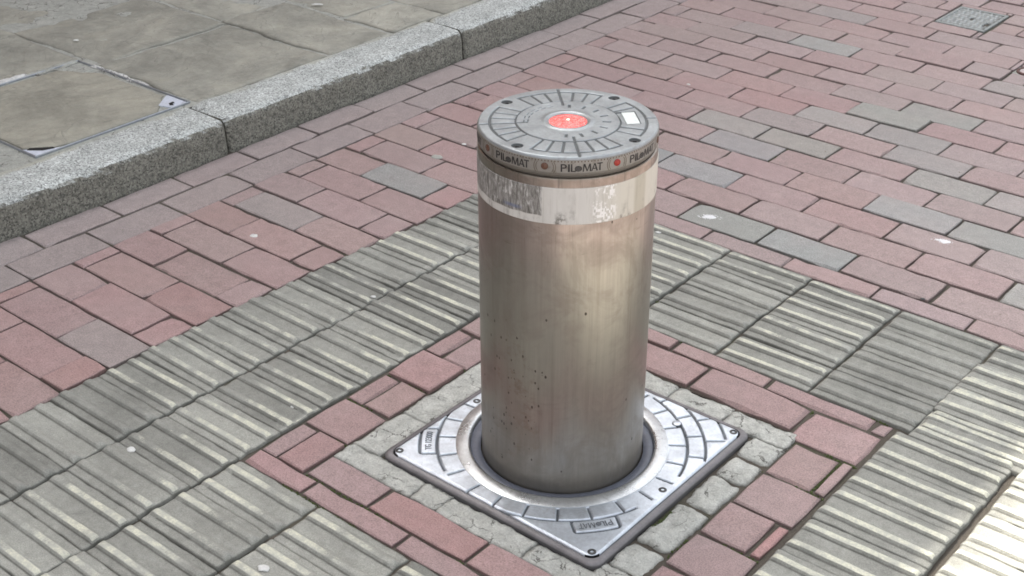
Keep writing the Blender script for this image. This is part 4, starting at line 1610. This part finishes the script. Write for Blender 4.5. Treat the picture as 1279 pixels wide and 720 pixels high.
GR = 'white spots on the paving'
blob('bird_dropping', -.278, .900, .0003, .017, .008, .5, .0008, 'splash', 'broad white smear on the grey paver just right of the bollard', 'bird dropping', GR, 1, .9)
blob('bird_dropping', .179, 1.124, .0003, .016, .008, .2, .0008, 'splash', 'bright white smear on a pink paver at the right edge of the photo', 'bird dropping', GR, 2, .8)
blob('chewing_gum', -1.002, .179, .0004, .010, .008, 0, .0014, 'gum', 'large white gum lump on a red paver left of the tactile strip', 'chewing gum', GR, 3, .25)
blob('chewing_gum', -1.116, .401, .0004, .0065, .005, .4, .0012, 'gum', 'small white gum dot on a red paver near the kerb bricks', 'chewing gum', GR, 4, .3)
blob('chewing_gum', -.982, .855, .0004, .006, .005, .4, .0012, 'gum', 'white dot on a red paver just left of the bollard top', 'chewing gum', GR, 5, .3)
blob('chewing_gum', -.981, .754, .0004, .016, .012, .1, .0014, 'gumgrey', 'round grey trodden gum left of the bollard top', 'chewing gum', GR, 6, .3)
blob('chewing_gum', -.606, .154, .0012, .006, .0045, .4, .0012, 'gum', 'white dot on the outer tactile slabs left of the bollard', 'chewing gum', GR, 7, .3)
blob('chewing_gum', -.436, -.217, .0012, .005, .004, .4, .0012, 'gum', 'white dot on the cream worn tactile ribs near the red pavers', 'chewing gum', GR, 8, .3)
blob('chewing_gum', -.644, -.604, .0012, .010, .0055, -.6, .0016, 'gumgrey', 'pale flat smear on a plain tactile slab at the left edge', 'chewing gum', GR, 9, .4)
blob('chewing_gum', -.552, -.480, .0012, .0085, .0075, .2, .0020, 'gum', 'shiny pale lump in the joint between two tactile slabs', 'chewing gum', GR, 10, .3)
blob('chewing_gum', -.151, -.535, .0012, .010, .008, .2, .0014, 'gum', 'white shiny spot on the nearest tactile slabs at the bottom', 'chewing gum', GR, 11, .4)
blob('chewing_gum', -.323, .760, .0012, .006, .005, .2, .0012, 'gum', 'white dot on a tactile slab right behind the bollard shaft', 'chewing gum', GR, 12, .4)
blob('chewing_gum', -.776, 1.570, .0004, .0055, .004, .2, .0012, 'gum', 'tiny white dot on a pink paver beyond the bollard top', 'chewing gum', GR, 13, .4)
blob('chewing_gum', .257, .858, .0004, .006, .004, .8, .0015, 'screw', 'small dark speck at the end of a pale paver behind the right tactile strip', 'chewing gum', GR, 14, .5)
blob('chewing_gum', -1.912, 1.226, KH + .002, .016, .007, .6, .0016, 'gum', 'pale flat patch on the pavement flagstones at the top', 'chewing gum', GR, 15, .5)
blob('chewing_gum', -2.199, .558, KH + .002, .007, .005, .6, .0016, 'gum', 'small white dot on a flagstone above the inspection cover', 'chewing gum', GR, 16, .4)


# moss and grit in the joints: loose small stuff nobody could count
def moss_line(q, x0, y0, x1, y1, dens, z=-.0061, wd=.0022, hgt=.0040):
    L = math.hypot(x1 - x0, y1 - y0)
    for _ in range(int(L * dens * .55)):
        t = rng.random()
        if vnoise(x0 * 9 + t * L * 14, y0 * 7 + 3, 13) < .08:
            continue
        x, y = x0 + (x1 - x0) * t + rng.normal(0, wd * .5), y0 + (y1 - y0) * t + rng.normal(0, wd * .5)
        r_ = rng.uniform(.0010, .0024)
        h_ = rng.uniform(.4, 1.0) * hgt
        a0 = rng.uniform(0, 6)
        b_ = [(x + r_ * math.cos(a0 + k * PI / 2.5), y + r_ * math.sin(a0 + k * PI / 2.5), z) for k in range(5)]
        m2 = [(x + r_ * .8 * math.cos(a0 + .4 + k * PI / 2.5), y + r_ * .8 * math.sin(a0 + .4 + k * PI / 2.5), z + h_ * .7) for k in range(5)]
        q.add(b_ + m2 + [(x, y, z + h_)], [(k, (k + 1) % 5, 5 + (k + 1) % 5, 5 + k) for k in range(5)] + [(5 + k, 5 + (k + 1) % 5, 10) for k in range(5)])


q = MB()
for ln in ((-.386, -.377, .06, -.377, 900), (-.393, -.479, -.199, -.479, 1600), (-.393, -.685, -.26, -.685, 2600), (-.393, -.79, -.21, -.79, 1200),
           (-.281, -.333, .07, -.333, 700), (-.385, -.235, -.28, -.235, 1100), (-.385, -.133, -.28, -.133, 1100), (-.385, -.03, -.28, -.03, 1000), (-.385, .072, -.28, .072, 900),
           (.30, .265, .415, .265, 1500), (.39, .155, .39, .262, 1400), (.302, .155, .415, .155, 700), (.28, .285, .28, .368, 1300), (.30, -.044, .415, -.044, 900),
           (.244, -.18, .244, .20, 2200), (.30, -.18, .30, .16, 500), (-.393, .511, -.16, .511, 900), (-.16, .413, .06, .511, 0), (-.07, .413, .2, .413, 500), (.244, .10, .296, .10, 900),
           (-.155, .511, -.10, .511, 1800), (.34, .413, .40, .413, 1400), (-.59, .30, -.58, .36, 1600),
           (-.33, 1.055, -.33, 1.15, 900), (-.23, .95, -.14, .95, 300), (-.337, 1.258, -.337, 1.36, 700), (-.34, .855, -.34, .95, 900), (-.235, 1.255, -.235, 1.16, 700),
           (.45, .50, .64, .50, 900)):
    moss_line(q, *ln)
o = q.obj('moss', M['moss'])
o['kind'] = 'stuff'
o['label'] = 'green moss growing in the joints between the pavers'
q = MB()
for _ in range(2600):
    side = rng.random()
    x, y = rng.uniform(-1.35, 1.0), rng.uniform(-.9, 2.9)
    if -.24 < x < .25 and -.24 < y < .26:
        continue
    if rng.random() < .35:
        x = rng.normal(KA + .012, .010)
    r_ = rng.uniform(.0004, .0012) if rng.random() < .95 else rng.uniform(.0012, .0022)
    z = .0005
    a0 = rng.uniform(0, 6)
    c = rng.uniform(.5, 1.3)
    b_ = [(x + r_ * math.cos(a0 + k * PI / 2), y + r_ * math.sin(a0 + k * PI / 2), z) for k in range(4)]
    q.add(b_ + [(x, y, z + r_ * 1.1)], [(k, (k + 1) % 4, 4) for k in range(4)], (c, c, c))
o = q.obj('grit', mat_simple('grit_grain', (.30, .27, .22), .9, 0, .5, 300, .2))
o['kind'] = 'stuff'
o['label'] = 'loose sand and grit lying on the pavers'

# ------------------------------------------------------------------ building behind the pavement: it throws the shade the picture is taken in
BX, SH = -4.6, None
SUN = Vector((-.58, .22, .80)).normalized()
EDGE = .640
BHT = (EDGE - BX) * (SUN.z / -SUN.x)
bl = empty('brick_building', (BX, 0, 0))
tag(bl, 'long brick town building along the back of the pavement', 'building')
q = MB()
def wallbox(q, x0, x1, y0, y1, z0, z1):
    V = [(x0, y0, z0), (x1, y0, z0), (x1, y1, z0), (x0, y1, z0), (x0, y0, z1), (x1, y0, z1), (x1, y1, z1), (x0, y1, z1)]
    q.add(V, [(0, 3, 2, 1), (4, 5, 6, 7), (0, 1, 5, 4), (1, 2, 6, 5), (2, 3, 7, 6), (3, 0, 4, 7)])
wins = []
y = -22.0
while y < 26:
    wins.append((y + .9, y + 2.1))
    y += 3.0
zs = [(.9, 2.7), (4.2, 5.9)]
cuts = [-22.0] + [v for w in wins for v in w] + [y]
levels = [0.0] + [v for w in zs for v in w] + [BHT - .35]
for j in range(len(levels) - 1):
    if j % 2 == 0:
        wallbox(q, -9.0, 0, -22, y, levels[j], levels[j + 1])
    else:
        for i in range(0, len(cuts) - 1, 2):
            wallbox(q, -9.0, 0, cuts[i], cuts[i + 1], levels[j], levels[j + 1])
q.obj('wall', M['facade'], bl)
q = MB()
wallbox(q, -9.1, .0 - .002, -22.1, y + .1, BHT - .349, BHT)
q.obj('parapet', M['facadetrim'], bl)
for (a, b) in wins:
    for (z0, z1) in zs:
        q = MB()
        t2 = .06
        wallbox(q, -.14, -.08, a, b, z0, z0 + t2)
        wallbox(q, -.14, -.08, a, b, z1 - t2, z1)
        wallbox(q, -.14, -.08, a, a + t2, z0 + t2, z1 - t2)
        wallbox(q, -.14, -.08, b - t2, b, z0 + t2, z1 - t2)
        w_ = q.obj('window', M['facadetrim'], bl)
        q = MB()
        wallbox(q, -.125, -.115, a + t2, b - t2, z0 + t2, z1 - t2)
        q.obj('pane', M['glass'], w_)

# ------------------------------------------------------------------ sky, sun, camera
w = bpy.data.worlds.new('World')
sc.world = w
w.use_nodes = True
nt = w.node_tree
nt.nodes.clear()
out = nt.nodes.new('ShaderNodeOutputWorld')
bg = nt.nodes.new('ShaderNodeBackground')
sky = nt.nodes.new('ShaderNodeTexSky')
sky.sky_type = 'NISHITA'
sky.sun_disc = False
sky.sun_elevation = math.asin(SUN.z)
sky.sun_rotation = math.atan2(SUN.x, SUN.y)
sky.air_density = 1.0
sky.dust_density = 4.0
sky.ozone_density = 1.0
# bright broken cloud: the sky is paler than clear blue
hs = nt.nodes.new('ShaderNodeHueSaturation')
hs.inputs['Saturation'].default_value = .20
nt.links.new(sky.outputs[0], hs.inputs['Color'])
nt.links.new(hs.outputs[0], bg.inputs[0])
bg.inputs[1].default_value = .12
nt.links.new(bg.outputs[0], out.inputs[0])

sl = bpy.data.lights.new('sun', 'SUN')
sl.energy = 4.2
sl.angle = R(.53)
sl.color = (1.0, .94, .84)
so = bpy.data.objects.new('sun', sl)
COL.objects.link(so)
so.rotation_euler = SUN.to_track_quat('Z', 'Y').to_euler()
so.location = (-6, 4, 12)

cam = bpy.data.cameras.new('camera')
co = bpy.data.objects.new('camera', cam)
COL.objects.link(co)
sc.camera = co
cam.sensor_width = 36
cam.lens = 1689.6 / 1279 * 36
cam.clip_start = .05
cam.clip_end = 400
TH = -.6966
pit, roll = .5132, -.0026
fwd = Vector((math.sin(TH) * math.cos(pit), math.cos(TH) * math.cos(pit), -math.sin(pit)))
co.location = (1.14155, -1.49591, 1.36555)
q_ = fwd.to_track_quat('-Z', 'Y')
from mathutils import Quaternion
q_ = q_ @ Quaternion((0, 0, 1), roll)
co.rotation_mode = 'QUATERNION'
co.rotation_quaternion = q_

vs = sc.view_settings
vs.view_transform = 'Standard'
vs.look = 'None'
vs.gamma = 1
vs.use_curve_mapping = False
vs.exposure = 1.85
sc.render.engine = 'CYCLES'
sc.cycles.filter_width = 1.7
sc.cycles.max_bounces = 6
sc.cycles.use_denoising = True
sc.cycles.denoiser = 'OPENIMAGEDENOISE'
sc.cycles.denoising_input_passes = 'RGB_ALBEDO_NORMAL'
sc.cycles.denoising_prefilter = 'ACCURATE'
